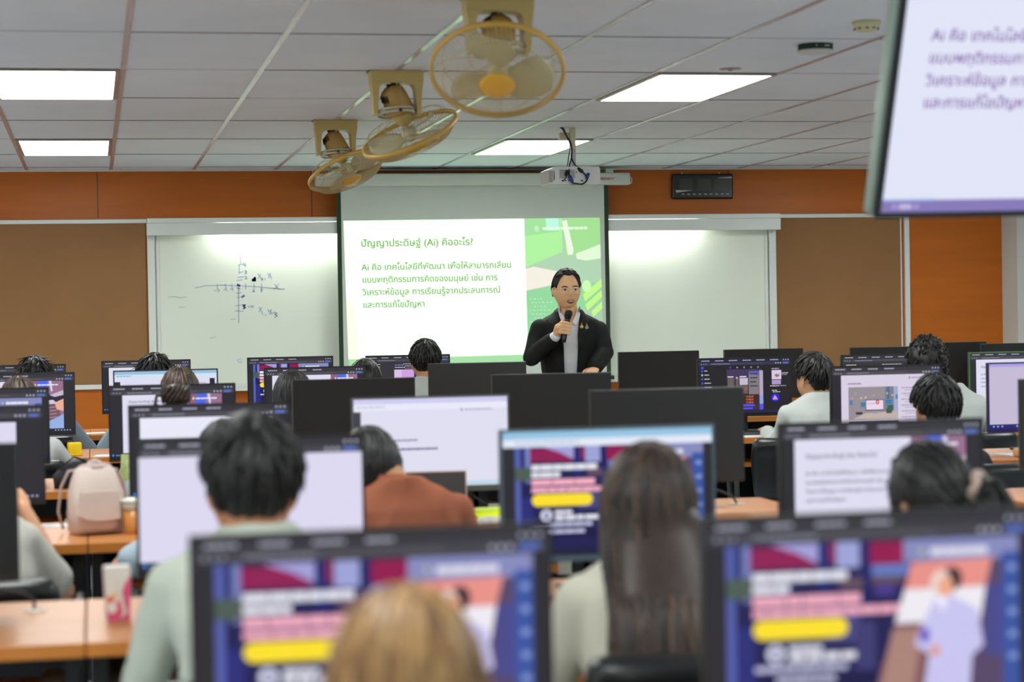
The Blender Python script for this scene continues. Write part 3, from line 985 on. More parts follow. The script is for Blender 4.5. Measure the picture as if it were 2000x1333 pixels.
def scr_slide(c, seed=1, x0=9, split=63, x1=91, page=PAGE, big=1.0, text=True, ty=0.0):
    chrome(c, seed)
    c.rect(x0, 6.8, x1, 53, page)
    slide_photo(c, split, 6.8, x1, 53)
    if text:
        w = split - x0
        f = w / 350.0
        for s_, w_, y_ in zip(TH, TW, TY):
            c.text(s_, x0 + 31 * f, 6.8 + ty + y_ * 46.2 / 265, (17 if y_ == 50 else 15) * f, INK, width=w_ * f, bold=0.012)

def scr_event(c, seed=1, top=BAR, light=False):
    chrome(c, seed, top)
    if light:
        c.rect(0, 0, 100, 3.4, (150, 196, 226)); c.rect(0, 3.4, 100, 7.0, (226, 232, 246)); c.bars(6, 4.6, 30, 1.0, (170, 190, 216), 4)
    x0, x1, y0, y1 = (5.5, 95.5, 7.0, 53.2)
    W, H = x1 - x0, y1 - y0
    X = lambda u: x0 + u * W
    Y = lambda v: y0 + v * H
    R = lambda a, b, cc, d, col: c.rect(X(a), Y(b), X(cc), Y(d), col)
    NAVY = (34, 38, 96)
    R(0, 0, 1, 1, (30, 30, 82))
    R(0, 0, .03, 1, (84, 96, 170)); R(.03, 0, .07, .2, (40, 46, 110)); R(.055, 0, .08, .35, (120, 130, 190))
    c.poly([(X(.08), Y(.02)), (X(.22), Y(.02)), (X(.30), Y(.12)), (X(.30), Y(.15)), (X(.08), Y(.15))], (142, 26, 84))
    c.poly([(X(.15), Y(0)), (X(.31), Y(0)), (X(.31), Y(.13)), (X(.24), Y(.06))], (160, 158, 214))
    R(.31, 0, .35, .3, (30, 38, 108)); R(.345, 0, .37, .13, (130, 30, 84)); R(.37, 0, .45, .16, (156, 162, 214)); R(.45, 0, .485, .4, (26, 30, 96))
    R(.485, .01, .61, .15, (146, 16, 78)); R(.60, 0, 1, .14, (134, 138, 188)); R(.49, .15, .62, .22, (96, 120, 190))
    R(.0, .2, .09, .33, (78, 92, 84)); R(.38, .22, .46, .3, (96, 74, 92)); R(.49, .22, .6, .27, (100, 78, 96)); R(.5, .28, .57, .34, (76, 56, 140))
    R(.33, .42, .45, .62, (70, 72, 130)); R(.43, .5, .5, .8, (60, 58, 112)); R(.62, .14, 1, 1, (86, 70, 104)); R(.88, .3, 1, .75, (72, 72, 140)); R(.94, .1, 1, 1, (56, 84, 160))
    R(.03, .5, .09, 1, (40, 44, 120)); R(.12, .82, .5, .9, (24, 22, 70))
    for k in range(5):
        R(.96, .18 + k * .14, .99, .22 + k * .14, (130, 150, 210))
    c.disc(X(.66), Y(.08), W * .008, H * .02, (190, 200, 150), 10)
    c.bars(X(.69), Y(.06), W * .2, H * .045, (226, 224, 240), seed + 2, gap=0.1, big=3)
    WT = (232, 232, 244)
    c.bars(X(.085), Y(.175), W * .345, H * .055, WT, seed + 3, gap=.12, big=3)
    c.bars(X(.085), Y(.25), W * .15, H * .05, WT, seed + 4, gap=.12, big=3)
    PK = (246, 176, 196)
    c.bars(X(.085), Y(.32), W * .365, H * .06, PK, seed + 5, gap=.12, big=4)
    c.bars(X(.085), Y(.40), W * .51, H * .05, PK, seed + 6, gap=.12, big=4)
    c.rrect(X(.085), Y(.465), X(.405), Y(.585), (252, 224, 44))
    c.disc(X(.16), Y(.675), W * .03, H * .058, (222, 222, 240), 18); c.disc(X(.16), Y(.66), W * .012, H * .02, (110, 110, 160), 10); c.disc(X(.16), Y(.695), W * .012, H * .02, (110, 110, 160), 10)
    c.bars(X(.205), Y(.63), W * .11, H * .035, WT, seed + 7, gap=.2, big=3)
    c.bars(X(.205), Y(.68), W * .24, H * .045, WT, seed + 8, gap=.3, big=3)
    c.bars(X(.09), Y(.75), W * .31, H * .035, (196, 196, 226), seed + 9, gap=.2, big=4)
    c.bars(X(.16), Y(.82), W * .2, H * .035, (196, 196, 226), seed + 10, gap=.2, big=4)
    # slanted inset picture of a speaker
    c.poly([(X(.625), Y(.145)), (X(.905), Y(.13)), (X(.88), Y(.31)), (X(.60), Y(.31))], (232, 146, 136))
    c.poly([(X(.60), Y(.31)), (X(.88), Y(.31)), (X(.86), Y(.52)), (X(.565), Y(.52))], (238, 234, 242))
    c.poly([(X(.565), Y(.52)), (X(.86), Y(.52)), (X(.80), Y(.95)), (X(.49), Y(.95))], (132, 92, 96))
    c.poly([(X(.555), Y(.56)), (X(.66), Y(.56)), (X(.62), Y(.95)), (X(.51), Y(.95))], (170, 130, 120))
    c.disc(X(.765), Y(.255), W * .034, H * .075, (72, 44, 52), 16)
    c.disc(X(.725), Y(.28), W * .036, H * .08, (236, 214, 208), 16)
    c.disc(X(.74), Y(.31), W * .028, H * .075, (236, 170, 136), 16)
    c.poly([(X(.70), Y(.38)), (X(.76), Y(.36)), (X(.85), Y(.45)), (X(.87), Y(.68)), (X(.83), Y(.74)), (X(.82), Y(.95)), (X(.66), Y(.95)), (X(.68), Y(.72)), (X(.63), Y(.66)), (X(.65), Y(.56))], (200, 196, 240))
    c.disc(X(.665), Y(.60), W * .018, H * .05, (110, 86, 190), 12)
    c.poly([(X(.70), Y(.36)), (X(.75), Y(.36)), (X(.73), Y(.46))], (240, 236, 250))
    c.disc(X(.70), Y(.70), W * .018, H * .035, (224, 150, 130), 12)
    c.rect(0, 53.2, 100, 56.25, (28, 28, 66))

def scr_page(c, seed=1, x0=0, x1=100, y0=7, bar=BAR):
    chrome(c, seed, bar)
    c.rect(x0, y0, x1, 53, (220, 216, 240))

def scr_twin(c, seed=1):
    chrome(c, seed)
    c.rect(6, 7.0, 90, 20, (232, 232, 248))
    c.rect(6, 20, 100, 24, (74, 74, 92)); c.disc(12, 22, 1.6, 1.6, (140, 140, 156), 10); c.disc(34, 22, 1.6, 1.4, (110, 130, 190), 10)
    c.rect(6, 24, 90, 53, (220, 216, 240))

def scr_cyan(c, seed=1):
    c.rect(0, 0, 100, 56.25, (220, 220, 242))
    c.rect(0, 0, 100, 3, (150, 190, 216)); c.rect(0, 3, 100, 6, (206, 226, 242)); c.bars(2, 4, 14, 1.0, (130, 170, 200), 3)
    c.rect(0, 10, 5.5, 53, (36, 34, 48)); c.rect(93, 8, 98, 53, (36, 34, 48)); c.bars(78, 12, 11, 0.9, (206, 150, 170), 8)
    c.rect(0, 53.2, 100, 56.25, TASK)

def scr_code_page(c, seed=1):
    """white page whose square code is left blank"""
    c.rect(0, 0, 100, 56.25, (222, 222, 240))
    c.rect(0, 0, 100, 3.2, (206, 204, 240)); c.rect(0, 3.2, 100, 7.2, (232, 232, 248)); c.bars(2, 4.6, 18, 1.0, (196, 196, 222), 5)
    c.rect(0, 8, 4.6, 56, (66, 64, 78))
    c.disc(70, 7.8, 0.6, 0.8, (90, 84, 110), 8); c.bars(72, 7.5, 18, 0.7, (150, 146, 176), 5)
    c.bars(17, 26, 24, 1.0, (130, 124, 156), 6, gap=.2); c.bars(17, 31.5, 38, 1.3, (112, 106, 146), 7, gap=.2)
    c.rect(0, 53.4, 100, 56.25, (190, 214, 230))

def scr_social(c, seed=1, shift=0):
    chrome(c, seed, (38, 36, 62), 6)
    c.rect(0, 6.6, 100, 53.2, (34, 33, 38))
    for k in range(8):
        c.disc(3.6, 12 + k * 4.2, 1.0, 1.2, (70, 84, 200) if k != 1 else (190, 180, 190), 10)
        c.bars(6, 11.5 + k * 4.2, 4 + (k * 37) % 9, 0.9, (196, 194, 206), seed + k, gap=.2)
    c.rrect(2.4, 7.4, 5.2, 10.2, (70, 76, 236))
    for k in range(5):
        c.disc(34 + k * 7.6, 9, 0.9, 0.9, (70, 76, 220) if k == 0 else (150, 150, 160), 10)
    c.rect(30, 11, 68, 53, (58, 46, 60))
    c.rect(30, 11, 68, 22, (66, 54, 92))
    for k, (a, b) in enumerate(((31, 38), (40, 43), (44, 53))):
        c.rect(a, 20, b, 36, (104, 92, 92)); c.bars(a, 18 + k % 2, (b - a) * .9, 1.2, (220, 210, 214), seed + k, gap=.1)
    c.rect(44, 20, 53, 27, (196, 186, 206)); c.rect(43, 30, 53, 32, (150, 96, 80))
    c.rect(54, 13, 65, 37, (128, 122, 128)); c.poly([(54, 13), (65, 13), (65, 18), (54, 16)], (92, 96, 170))
    for k in range(4):
        c.bars(55.5, 15 + k * 4.2, 8, 1.6, (70, 64, 76), seed + 20 + k, gap=.2, big=2)
    c.rect(65.4, 12.5, 69.5, 53, (176, 166, 190)); c.rect(65.4, 38, 69.5, 47, (140, 160, 220)); c.rect(65.4, 47, 69.5, 53, (88, 80, 230))
    c.rect(46, 37, 64, 46.5, (64, 36, 36))
    for k in range(3):
        c.text('CUBLIF', 50.5, 40.2 + k * 3.0, 2.6, (222, 116, 84), bold=.02)
    c.rrect(47, 47.2, 60, 49.4, (88, 84, 226), .5); c.rrect(47, 50.6, 58, 52.4, (92, 78, 220), .4)
    c.rect(79, 12.5, 89.5, 22, (214, 200, 226)); c.poly([(82, 18), (84, 16), (86, 17.5), (87.5, 15.5), (87, 19), (84, 20)], (150, 110, 96))
    c.rect(79, 22.6, 89, 27.4, (170, 150, 196)); c.bars(90, 15.2, 8, 0.9, (206, 206, 214), 4); c.bars(90, 17, 6, 0.8, (150, 150, 160), 5)
    c.bars(79, 10.5, 8, 0.8, (190, 190, 200), 6); c.bars(77, 28.4, 10, 0.9, (206, 206, 214), 8); c.bars(88, 28.4, 7, 0.8, (170, 170, 180), 9)
    c.bars(79, 33, 6, 0.9, (196, 196, 206), 11); c.bars(80, 34.6, 8, 0.9, (196, 196, 206), 12)
    c.disc(82.5, 41, 4.6, 4.2, (34, 40, 220), 18); c.poly([(79.5, 43), (82, 38), (85.5, 43)], (220, 150, 190))
    c.rect(0, 53.2, 100, 56.25, (36, 36, 66))

def scr_dark(c, seed=1, pic=None):
    chrome(c, seed, (50, 50, 56), 5)
    c.rect(0, 6.6, 100, 53.2, (52, 51, 56))
    for k in range(6):
        c.bars(4, 9 + k * 3, 12, 0.8, (200, 198, 206), seed + k, gap=.3)
    c.bars(44, 9, 22, 0.8, (180, 178, 186), seed + 7); c.bars(46, 11.5, 40, 0.8, (190, 188, 196), seed + 8); c.bars(46, 14, 30, 1.0, (150, 120, 140), seed + 9)
    if pic:
        c.rect(33, 16, 57, 53, (206, 160, 222)); c.rect(33, 16, 42, 53, (216, 190, 232)); c.bars(34, 10, 12, 1.2, (120, 120, 230), 3)
        c.bars(34, 13, 12, 0.8, (216, 216, 226), 4)
    else:
        c.rect(2, 14, 12, 22, (196, 190, 206)); c.poly([(4, 22), (7, 15), (10, 22)], (170, 50, 60)); c.disc(7, 16.4, 1.5, 1.7, (40, 30, 34), 10)

def scr_office(c, seed=1):
    chrome(c, seed, (56, 52, 60))
    c.rect(8, 6.8, 92, 53.2, (216, 206, 226))
    c.bars(14, 13.5, 13, 1.2, (150, 140, 166), 5, gap=.2)
    c.disc(71, 9.8, 0.6, 1.0, (70, 64, 80), 8); c.bars(73, 9.5, 14, .8, (130, 124, 150), 6)
    x0, y0, x1, y1 = 14.5, 17, 60, 45
    c.rect(x0, y0, x1, y1, (150, 142, 150)); c.rect(48, y0, 60, y1, (120, 126, 146)); c.rect(56, y0, 60, 42, (164, 170, 200)); c.poly([(50, y0), (52, y0), (52, 38), (50, 38)], (96, 100, 116))
    c.poly([(18, 44.6), (30, 39.5), (58, 38.5), (60, 42), (60, 45)], (192, 176, 170))
    c.rect(30, 28, 47, 37.5, (60, 60, 72)); c.rect(30.6, 28.6, 46.4, 36.6, (232, 214, 232)); c.bars(32, 31, 9, .7, (200, 150, 190), 7)
    c.disc(41, 30.2, 1.6, 2.0, (206, 40, 92), 14); c.disc(41, 30.2, .6, .8, (250, 220, 230), 8)
    c.rect(36, 37.5, 41, 40, (150, 150, 166)); c.rect(21, 38.4, 27, 40.6, (70, 56, 60)); c.rect(49, 36, 54, 40, (60, 86, 76)); c.disc(53, 35, 2.6, 3.4, (64, 96, 78), 12)
    for x, y, col in ((21, 22.5, (80, 196, 176)), (26, 26.5, (236, 196, 150)), (30, 26, (236, 210, 150)), (37.5, 24.5, (226, 160, 120)), (50, 22.8, (130, 220, 236)), (18, 26.5, (226, 150, 140)), (54.5, 24.5, (236, 196, 140))):
        c.disc(x, y, .7, .9, col, 10)
    for a, b, cc, d in ((25.5, 30, 30, 34.5), (48, 28, 54.5, 33), (15.5, 28, 18, 32.5), (57.5, 24, 59.5, 28)):
        c.rect(a, b, cc, d, (84, 136, 176)); c.bars(a + .4, b + 1, cc - a - 1, .6, (40, 74, 110), 8); c.bars(a + .4, b + 2.6, cc - a - 1, .6, (40, 74, 110), 9)
    c.rect(x0, 46, x1, 53.2, (60, 58, 70)); c.rect(20, 47, 27, 49.5, (110, 106, 110)); c.rect(30, 47, 46, 51, (70, 96, 110))
    for k in range(6):
        c.bars(63, 18 + k * 5, 22, .8, (150, 140, 166), 20 + k); c.bars(66, 20 + k * 5, 18, .7, (170, 160, 186), 30 + k)

def scr_plain(c, seed=1):
    c.rect(0, 0, 100, 56.25, (196, 186, 212)); c.rect(0, 0, 100, 2.6, (170, 160, 222)); c.rect(0, 52.6, 100, 56.25, (40, 38, 110))
    for k in range(7):
        c.disc(4 + k * 4 + (10 if k > 2 else 0), 54.4, .8, .8, (150, 190, 240), 8)

def make_monitor(label, x, y, front=True, paint=None, group=None, rim=None, rz=0.0, seed=1, top=MTOP):
    t = thing('monitor', label, 'monitor', (x, y, DT), rz + (0 if front else math.pi), group)
    z1 = top - DT
    z0 = z1 - MH
    m = MB(); m.box2((-MW / 2, 0.0, z0), (MW / 2, 0.022, z1), bev=0.003)
    m.build('housing', m_mb, t)
    rm = rim or m_mr
    m = MB()
    m.box2((-MW / 2 - 0.001, -0.006, z1 - 0.006), (MW / 2 + 0.001, -0.0002, z1 + 0.001)); m.box2((-MW / 2 - 0.001, -0.006, z0 - 0.001), (MW / 2 + 0.001, -0.0002, z0 + 0.018))
    m.box2((-MW / 2 - 0.001, -0.006, z0 + 0.018), (-MW / 2 + 0.006, -0.0002, z1 - 0.006)); m.box2((MW / 2 - 0.006, -0.006, z0 + 0.018), (MW / 2 + 0.001, -0.0002, z1 - 0.006))
    m.build('bezel', rm, t)
    w, h = MW - 0.012, MH - 0.024
    if paint:
        c = Canvas(100, 56.25, w, h)
        paint(c)
        c.build('screen', t, (0, -0.0022, z0 + 0.018 + h / 2))
    else:
        m = MB(); m.box((0, -0.0016, z0 + 0.018 + h / 2), (w, 0.002, h)); m.build('screen', m_tvb, t)
    m = MB(); m.box2((-0.022, 0.0225, 0.012), (0.022, 0.04, z0 + 0.05), bev=0.004); m.build('stand_neck', m_mb, t)
    m = MB(); m.box2((-0.11, -0.05, 0.0), (0.11, 0.12, 0.0115), bev=0.004); m.build('stand_base', m_mb, t)
    return t

m_mrd = mat('monitor_dark_rim', (26, 26, 30), 0.4)
P = lambda f, **k: (lambda c: f(c, **k))
G1 = 'student monitors facing the viewer'
G2 = 'student monitors seen from behind'
# front row of desks, Y = 13
make_monitor('dark-page monitor at far left edge in the front row, black-haired student before it', -0.44, 13.0, True, P(scr_dark, seed=4), G1, m_mrd)
make_monitor('slide monitor in the front row below the left pin board edge, spiky-haired student before it', 0.315, 12.97, True, P(scr_slide, seed=2, x0=7, split=60, x1=92, text=False), G1, m_mrd, top=1.203)
make_monitor('monitor with crimson and blue event poster in the front row, under the whiteboard graph', 1.214, 13.1, True, P(scr_event, seed=5), G1, m_mrd, top=1.203)
make_monitor('dark social page monitor in the front row, partly behind the green-lit head', 1.956, 13.05, True, P(scr_dark, seed=9, pic=True), G1, m_mrd, top=1.200)
make_monitor('black monitor back right of the speaker in the front row, under the right whiteboard', 3.589, 13.0, False, None, G2, m_mr)
make_monitor('black monitor back behind the social-page monitor, across whiteboard and pin board edge', 4.317, 13.05, False, None, G2, m_mr)
make_monitor('black monitor back in the front row under the right pin board', 5.14, 12.92, False, None, G2, m_mr)
make_monitor('taller black monitor back against the orange wall, right of the curly-haired student', 5.636, 13.1, False, None, G2, m_mr, top=1.208)
make_monitor('black monitor back at the right edge, rising behind the slide monitor with a green-lit rim', 5.97, 12.72, False, None, G2, m_mr, top=1.20)
# Y = 11
make_monitor('slide monitor at far left edge showing a hand on a keyboard, second row', -0.37, 11.0, True, P(scr_slide, seed=12, x0=9, split=57, x1=90, text=False), G1, m_mrd)
make_monitor('monitor with pale blue browser top in the second row, brown-haired student before it', 0.367, 11.0, True, P(scr_cyan), G1, m_mrd, top=1.192)
make_monitor('slide monitor in the second row with long dark hair before its left half', 1.154, 11.06, True, P(scr_slide, seed=22, x0=7, split=66, x1=93), G1, m_mrd, top=1.188)
make_monitor('black monitor back left of the speaker, overlapping the foot of the projected slide', 2.047, 11.12, False, None, G2, m_mr)
make_monitor('dark social-feed monitor with orange lettering, left of the white-shirted young man', 3.52, 10.97, True, P(scr_social, seed=31), G1, m_mrd)
make_monitor('dark text-page monitor behind the curly-haired student, under the right pin board', 4.365, 11.0, True, P(scr_dark, seed=35), G1, m_mrd)
make_monitor('slide monitor with a thin green-lit rim at the right edge', 5.125, 11.0, True, P(scr_slide, seed=38, x0=7, split=66, x1=93), G1, mat('green_lit_rim', (70, 116, 66), 0.4))  # green light on the rim is painted into its colour
# Y = 9
make_monitor('slide monitor at far left edge with a dark browser bar, third row', -0.46, 9.0, True, P(scr_event, seed=41), G1, m_mrd, top=1.180)
make_monitor('slide monitor in the third row with a hair bun before its top edge', 0.327, 9.03, True, P(scr_slide, seed=43, x0=10, split=62, x1=90, ty=-2.6), G1, m_mrd, top=1.178)
make_monitor('black monitor back left of centre, below the dark-haired students and the screen corner', 1.115, 9.06, False, None, G2, m_mr, top=1.183)
make_monitor('black monitor back directly below the speaker and his resting hand', 1.99, 9.0, False, None, G2, m_mr, top=1.188)
make_monitor('monitor with a slide of a desk with a computer, right, black hair before it', 3.568, 9.0, True, P(scr_office, seed=47), G1, m_mrd)
make_monitor('plain lavender monitor with a violet rim at the right edge', 4.335, 9.0, True, P(scr_plain), G1, mat('violet_rim', (44, 30, 110), 0.4))
# Y = 7
make_monitor('white-page monitor at the left edge, behind the switched-off black monitor', -0.435, 7.0, True, P(scr_page, seed=51, x1=84, y0=9), G1, m_mrd, top=1.186)
make_monitor('monitor with two white windows behind the short-haired man in pale green', 0.379, 7.06, True, P(scr_twin, seed=53), G1, m_mrd, top=1.174)
make_monitor('white-page monitor beside rust-brown shirt, near the middle of the picture', 1.117, 6.95, True, P(scr_code_page), G1, m_mr, top=1.185)
make_monitor('large black monitor back in the middle right, above the bare desk corner', 1.92, 6.86, False, None, G2, m_mr, top=1.194)
make_monitor('dark monitor back cut by the right picture edge beside the lavender screen', 3.552, 7.0, False, None, G2, m_mr)
# Y = 5
make_monitor('switched-off black monitor cut by the left picture edge', -0.452, 5.02, True, None, G2, m_mrd, top=1.178)
make_monitor('blank lavender monitor right behind the head of the short-haired man', 0.362, 4.96, True, P(scr_page, seed=61, y0=6.7), G1, m_mrd, top=1.18)
make_monitor('event-poster monitor with pale blue top behind the long-haired woman', 1.232, 4.94, True, P(scr_event, seed=63, light=True), G1, m_ms, top=1.18)
make_monitor('slide monitor behind the woman with a ponytail and scrunchie', 1.936, 4.92, True, P(scr_slide, seed=65, x0=6, split=64, x1=92), G1, m_mrd, top=1.178)
# Y = 3
make_monitor('large blurred event-poster monitor in the foreground, blonde head before it', 0.401, 3.06, True, P(scr_event, seed=71), G1, m_mrd, top=1.148)
make_monitor('large blurred event-poster monitor in the bottom right corner', 1.168, 3.02, True, P(scr_event, seed=73), G1, m_mrd, top=1.150)
# ------------------------------------------------------------------ chairs
m_lea = mat('black_leatherette', (20, 20, 21), 0.34, var=0.08, scale=(6, 6, 6), spec=0.5, bump=0.08)
m_chr = mat('chair_grey_plastic', (58, 60, 60), 0.4)
def make_chair(label, x, y, rz=0.0, top=0.81):
    t = thing('office_chair', label, 'chair', (x, y, 0), rz, 'black leather office chairs')
    m = MB(); m.box((0, 0.02, 0.43), (0.47, 0.46, 0.075), bev=0.03, seg=3); m.build('seat', m_lea, t, smooth=True)
    m = MB()
    rg = []
    for z, w, y0, d in ((0.50, 0.19, -0.245, 0.022), (0.52, 0.215, -0.247, 0.032), (0.60, 0.225, -0.262, 0.036), (0.67, 0.232, -0.272, 0.036), (top - 0.10, 0.235, -0.281, 0.036), (top - 0.075, 0.233, -0.287, 0.038), (top - 0.055, 0.231, -0.289, 0.046), (top - 0.025, 0.226, -0.291, 0.046), (top - 0.006, 0.213, -0.291, 0.034), (top, 0.19, -0.291, 0.016)):
        ring = []
        for k in range(28):
            a = 2 * math.pi * k / 28
            cx, sx = math.cos(a), math.sin(a)
            px_ = w * (abs(cx) ** 0.35) * (1 if cx >= 0 else -1)
            py_ = d * (abs(sx) ** 0.6) * (1 if sx >= 0 else -1)
            ring.append((px_, y0 + py_ + 0.03 * (px_ / w) ** 2, z))
        rg.append(ring)
    m.rings(rg); m.build('backrest', m_lea, t)
    m = MB(); m.box((0, -0.255, 0.46), (0.09, 0.03, 0.2), bev=0.006); m.box((0, -0.14, 0.385), (0.09, 0.26, 0.02), bev=0.004); m.build('back_support', m_chr, t)
    for s in (-1, 1):
        m = MB(); m.tube([(s * 0.22, -0.08, 0.39), (s * 0.275, -0.08, 0.42), (s * 0.28, -0.09, 0.62), (s * 0.28, -0.06, 0.655), (s * 0.28, 0.14, 0.655), (s * 0.275, 0.17, 0.63), (s * 0.26, 0.17, 0.42), (s * 0.22, 0.16, 0.39)], 0.014, 8); m.build('armrest', m_chr, t)
    m = MB(); m.tube([(0, 0, 0.1), (0, 0, 0.39)], 0.03, 14); m.build('gas_lift', m_chr, t)
    m = MB()
    for k in range(5):
        a = k * 2 * math.pi / 5 + 0.3
        m.tube([(0, 0, 0.11), (0.27 * math.cos(a), 0.27 * math.sin(a), 0.075)], [0.028, 0.016], 8)
    m.build('star_base', m_chr, t)
    for k in range(5):
        a = k * 2 * math.pi / 5 + 0.3
        m = MB(); m.lathe([(0, -0.011), (0.028, -0.011), (0.03, 0), (0.028, 0.011), (0, 0.011)], (0.27 * math.cos(a), 0.27 * math.sin(a), 0.031), 14, M=Matrix.Rotation(math.pi / 2, 3, 'X')); m.build('caster', m_lea, t)
    return t
chair0 = {}
def chair(label, x, y, rz=0.0, top=0.81):
    if top not in chair0:
        chair0[top] = make_chair(label, x, y, rz, top)
        return chair0[top]
    c_ = copy_tree(chair0[top])
    c_.location = (x, y, 0); c_.rotation_euler = (0, 0, rz); c_['label'] = label
    return c_

# ------------------------------------------------------------------ people
m_skin = mat('skin_light_tan', (206, 152, 116), 0.48, var=0.05, scale=(14, 14, 14), spec=0.35)
m_hblack = mat('black_hair', (27, 25, 24), 0.45, var=0.35, scale=(70, 70, 9), spec=0.5)
m_hbrown = mat('dark_brown_hair', (54, 38, 30), 0.42, var=0.35, scale=(70, 70, 9), spec=0.5)
m_hblond = mat('dyed_golden_hair', (126, 90, 50), 0.42, var=0.30, scale=(55, 55, 5), spec=0.4)
m_trou = mat('dark_trousers', (30, 31, 36), 0.8, var=0.1)
m_shoe = mat('black_shoe', (22, 22, 22), 0.4)

HT = {'black_hair': ((44, 42, 41), (15, 14, 14)), 'dark_brown_hair': ((92, 68, 52), (32, 24, 20)), 'dyed_golden_hair': ((178, 136, 84), (104, 72, 38))}
def hair_tones(hm):
    a, b_ = HT[hm.name]
    return [hm, mat(hm.name + '_light_strands', a, 0.4), mat(hm.name + '_dark_strands', b_, 0.42)]

def cloth(name, col):
    return mat(name, col, 0.85, var=0.05, scale=(10, 10, 10), spec=0.2, bump=0.12)

def spow(v, p):
    return math.copysign(abs(v) ** p, v)

from mathutils import noise as _nz
def folds(me, amp=0.005, f=(9.0, 9.0, 5.0), seed=0):
    """soft creases in cloth"""
    o = Vector((seed * 3.1, seed * 1.7, 0))
    ns = [v.normal.copy() for v in me.vertices]
    for v, n_ in zip(me.vertices, ns):
        p_ = Vector((v.co.x * f[0], v.co.y * f[1], v.co.z * f[2])) + o
        q_ = 1 - abs(_nz.noise(p_)) * 2
        v.co += n_ * (amp * (q_ - 0.5) + amp * 0.5 * _nz.noise(p_ * 2.3))
    me.update()
    return me

def head_mesh(mb, c, R, face=True, s=1.0, nu=56, nv=40):
    """skull, jaw, nose, brow, cheeks and ears; face looks along R's +y"""
    rows = []
    for i in range(nv + 1):
        ph = math.pi * i / nv
        row = []
        for k in range(nu):
            th = 2 * math.pi * k / nu
            d = Vector((math.sin(ph) * math.cos(th), math.sin(ph) * math.sin(th), -math.cos(ph)))
            rx, ry, rz_ = 0.0755, 0.0965, 0.118
            x, y, z = d.x * rx, d.y * ry, d.z * rz_
            if d.z < 0:                       # jaw
                k2 = (-d.z)
                x *= 1 + 0.35 * k2 * (1 - k2) - 0.15 * k2 ** 4
                if y > 0:
                    y *= 1 - 0.06 * k2
                else:
                    y *= 1 - 0.45 * k2 ** 1.2
            else:
                x *= 1 - 0.03 * d.z
            if y > 0:
                x2 = x / rx
                y = y * (1 - 0.05 * (1 - min(1, abs(x2)))) if False else y * 0.97
            p = Vector((x, y, z))
            if d.y > 0 and face:
                u, w = d.x, d.z
                def g(cu, cw, su, sw):
                    return math.exp(-((u - cu) / su) ** 2 - ((w - cw) / sw) ** 2)
                dy = 0.028 * g(0, -0.24, 0.10, 0.12) + 0.012 * g(0, -0.02, 0.08, 0.2)
                dy += 0.004 * g(0.16, -0.30, 0.08, 0.07) + 0.004 * g(-0.16, -0.30, 0.08, 0.07)
                dy -= 0.009 * (g(0.36, 0.03, 0.17, 0.10) + g(-0.36, 0.03, 0.17, 0.10))
                dy += 0.004 * (g(0.34, 0.2, 0.24, 0.07) + g(-0.34, 0.2, 0.24, 0.07))
                dy += 0.005 * (g(0.5, -0.22, 0.18, 0.16) + g(-0.5, -0.22, 0.18, 0.16))
                dy += 0.007 * g(0, -0.50, 0.24, 0.05) + 0.007 * g(0, -0.61, 0.2, 0.05) - 0.004 * g(0, -0.555, 0.26, 0.022)
                dy += 0.010 * g(0, -0.83, 0.26, 0.12) - 0.004 * g(0, -0.70, 0.25, 0.05)
                p.y += dy
            row.append(Vector(c) + R @ (p * s))
        rows.append(row)
    mb.rings(rows)
    for sd in (-1, 1):
        e = Vector((sd * 0.077, -0.008, -0.012)) * s
        Re = R @ Matrix.Rotation(sd * 0.55, 3, 'Z')
        mb.ell(Vector(c) + R @ e, (0.010 * s, 0.019 * s, 0.032 * s), Re, nu=12, nv=10)
        mb.ell(Vector(c) + R @ (e + Vector((sd * 0.006, -0.004, 0.006)) * s), (0.007 * s, 0.017 * s, 0.025 * s), Re, nu=10, nv=8)

def hand(mb, wrist, dirv, nrm, s=1.0, curl=0.5, side=1):
    """palm and five bent fingers; nrm points out of the back of the hand"""
    d = Vector(dirv).normalized(); n = Vector(nrm); n = (n - d * n.dot(d)).normalized(); w = d.cross(n) * side
    W = Vector(wrist)
    Rm = Matrix((w, d, n)).transposed()
    mb.ell(W + d * 0.045 * s, (0.040 * s, 0.052 * s, 0.016 * s), Rm, nu=14, nv=10)
    mb.ell(W + d * 0.07 * s, (0.040 * s, 0.028 * s, 0.014 * s), Rm, nu=14, nv=10)
    for k, (off, ln) in enumerate(((0.030, 0.072), (0.010, 0.080), (-0.010, 0.076), (-0.029, 0.060))):
        p0 = W + d * 0.075 * s + w * off * s
        a = 0.0
        pts = [p0]
        for j, f in enumerate((0.45, 0.32, 0.23)):
            a += curl * (0.5 + 0.3 * j)
            pts.append(pts[-1] + (d * math.cos(a) - n * math.sin(a)) * ln * f * s + w * off * 0.05 * s)
        mb.tube(pts, [0.0092 * s, 0.0086 * s, 0.008 * s, 0.006 * s], 8)
    th = [W + d * 0.02 * s + w * 0.03 * s, W + d * 0.045 * s + w * 0.052 * s - n * 0.008 * s, W + d * 0.07 * s + w * 0.058 * s - n * 0.018 * s, W + d * 0.088 * s + w * 0.052 * s - n * 0.024 * s]
    mb.tube(th, [0.012 * s, 0.0105 * s, 0.0095 * s, 0.007 * s], 8)

def limb(mb, a, b, r0, r1, bulge=0.0, n=14):
    a, b = Vector(a), Vector(b)
    pts, rr = [], []
    for i in range(7):
        u = i / 6
        pts.append(a.lerp(b, u)); rr.append(r0 + (r1 - r0) * u + bulge * math.sin(math.pi * u))
    mb.tube(pts, rr, n)
    mb.ell(a, (r0, r0, r0), nu=14, nv=10); mb.ell(b, (r1, r1, r1), nu=14, nv=10)

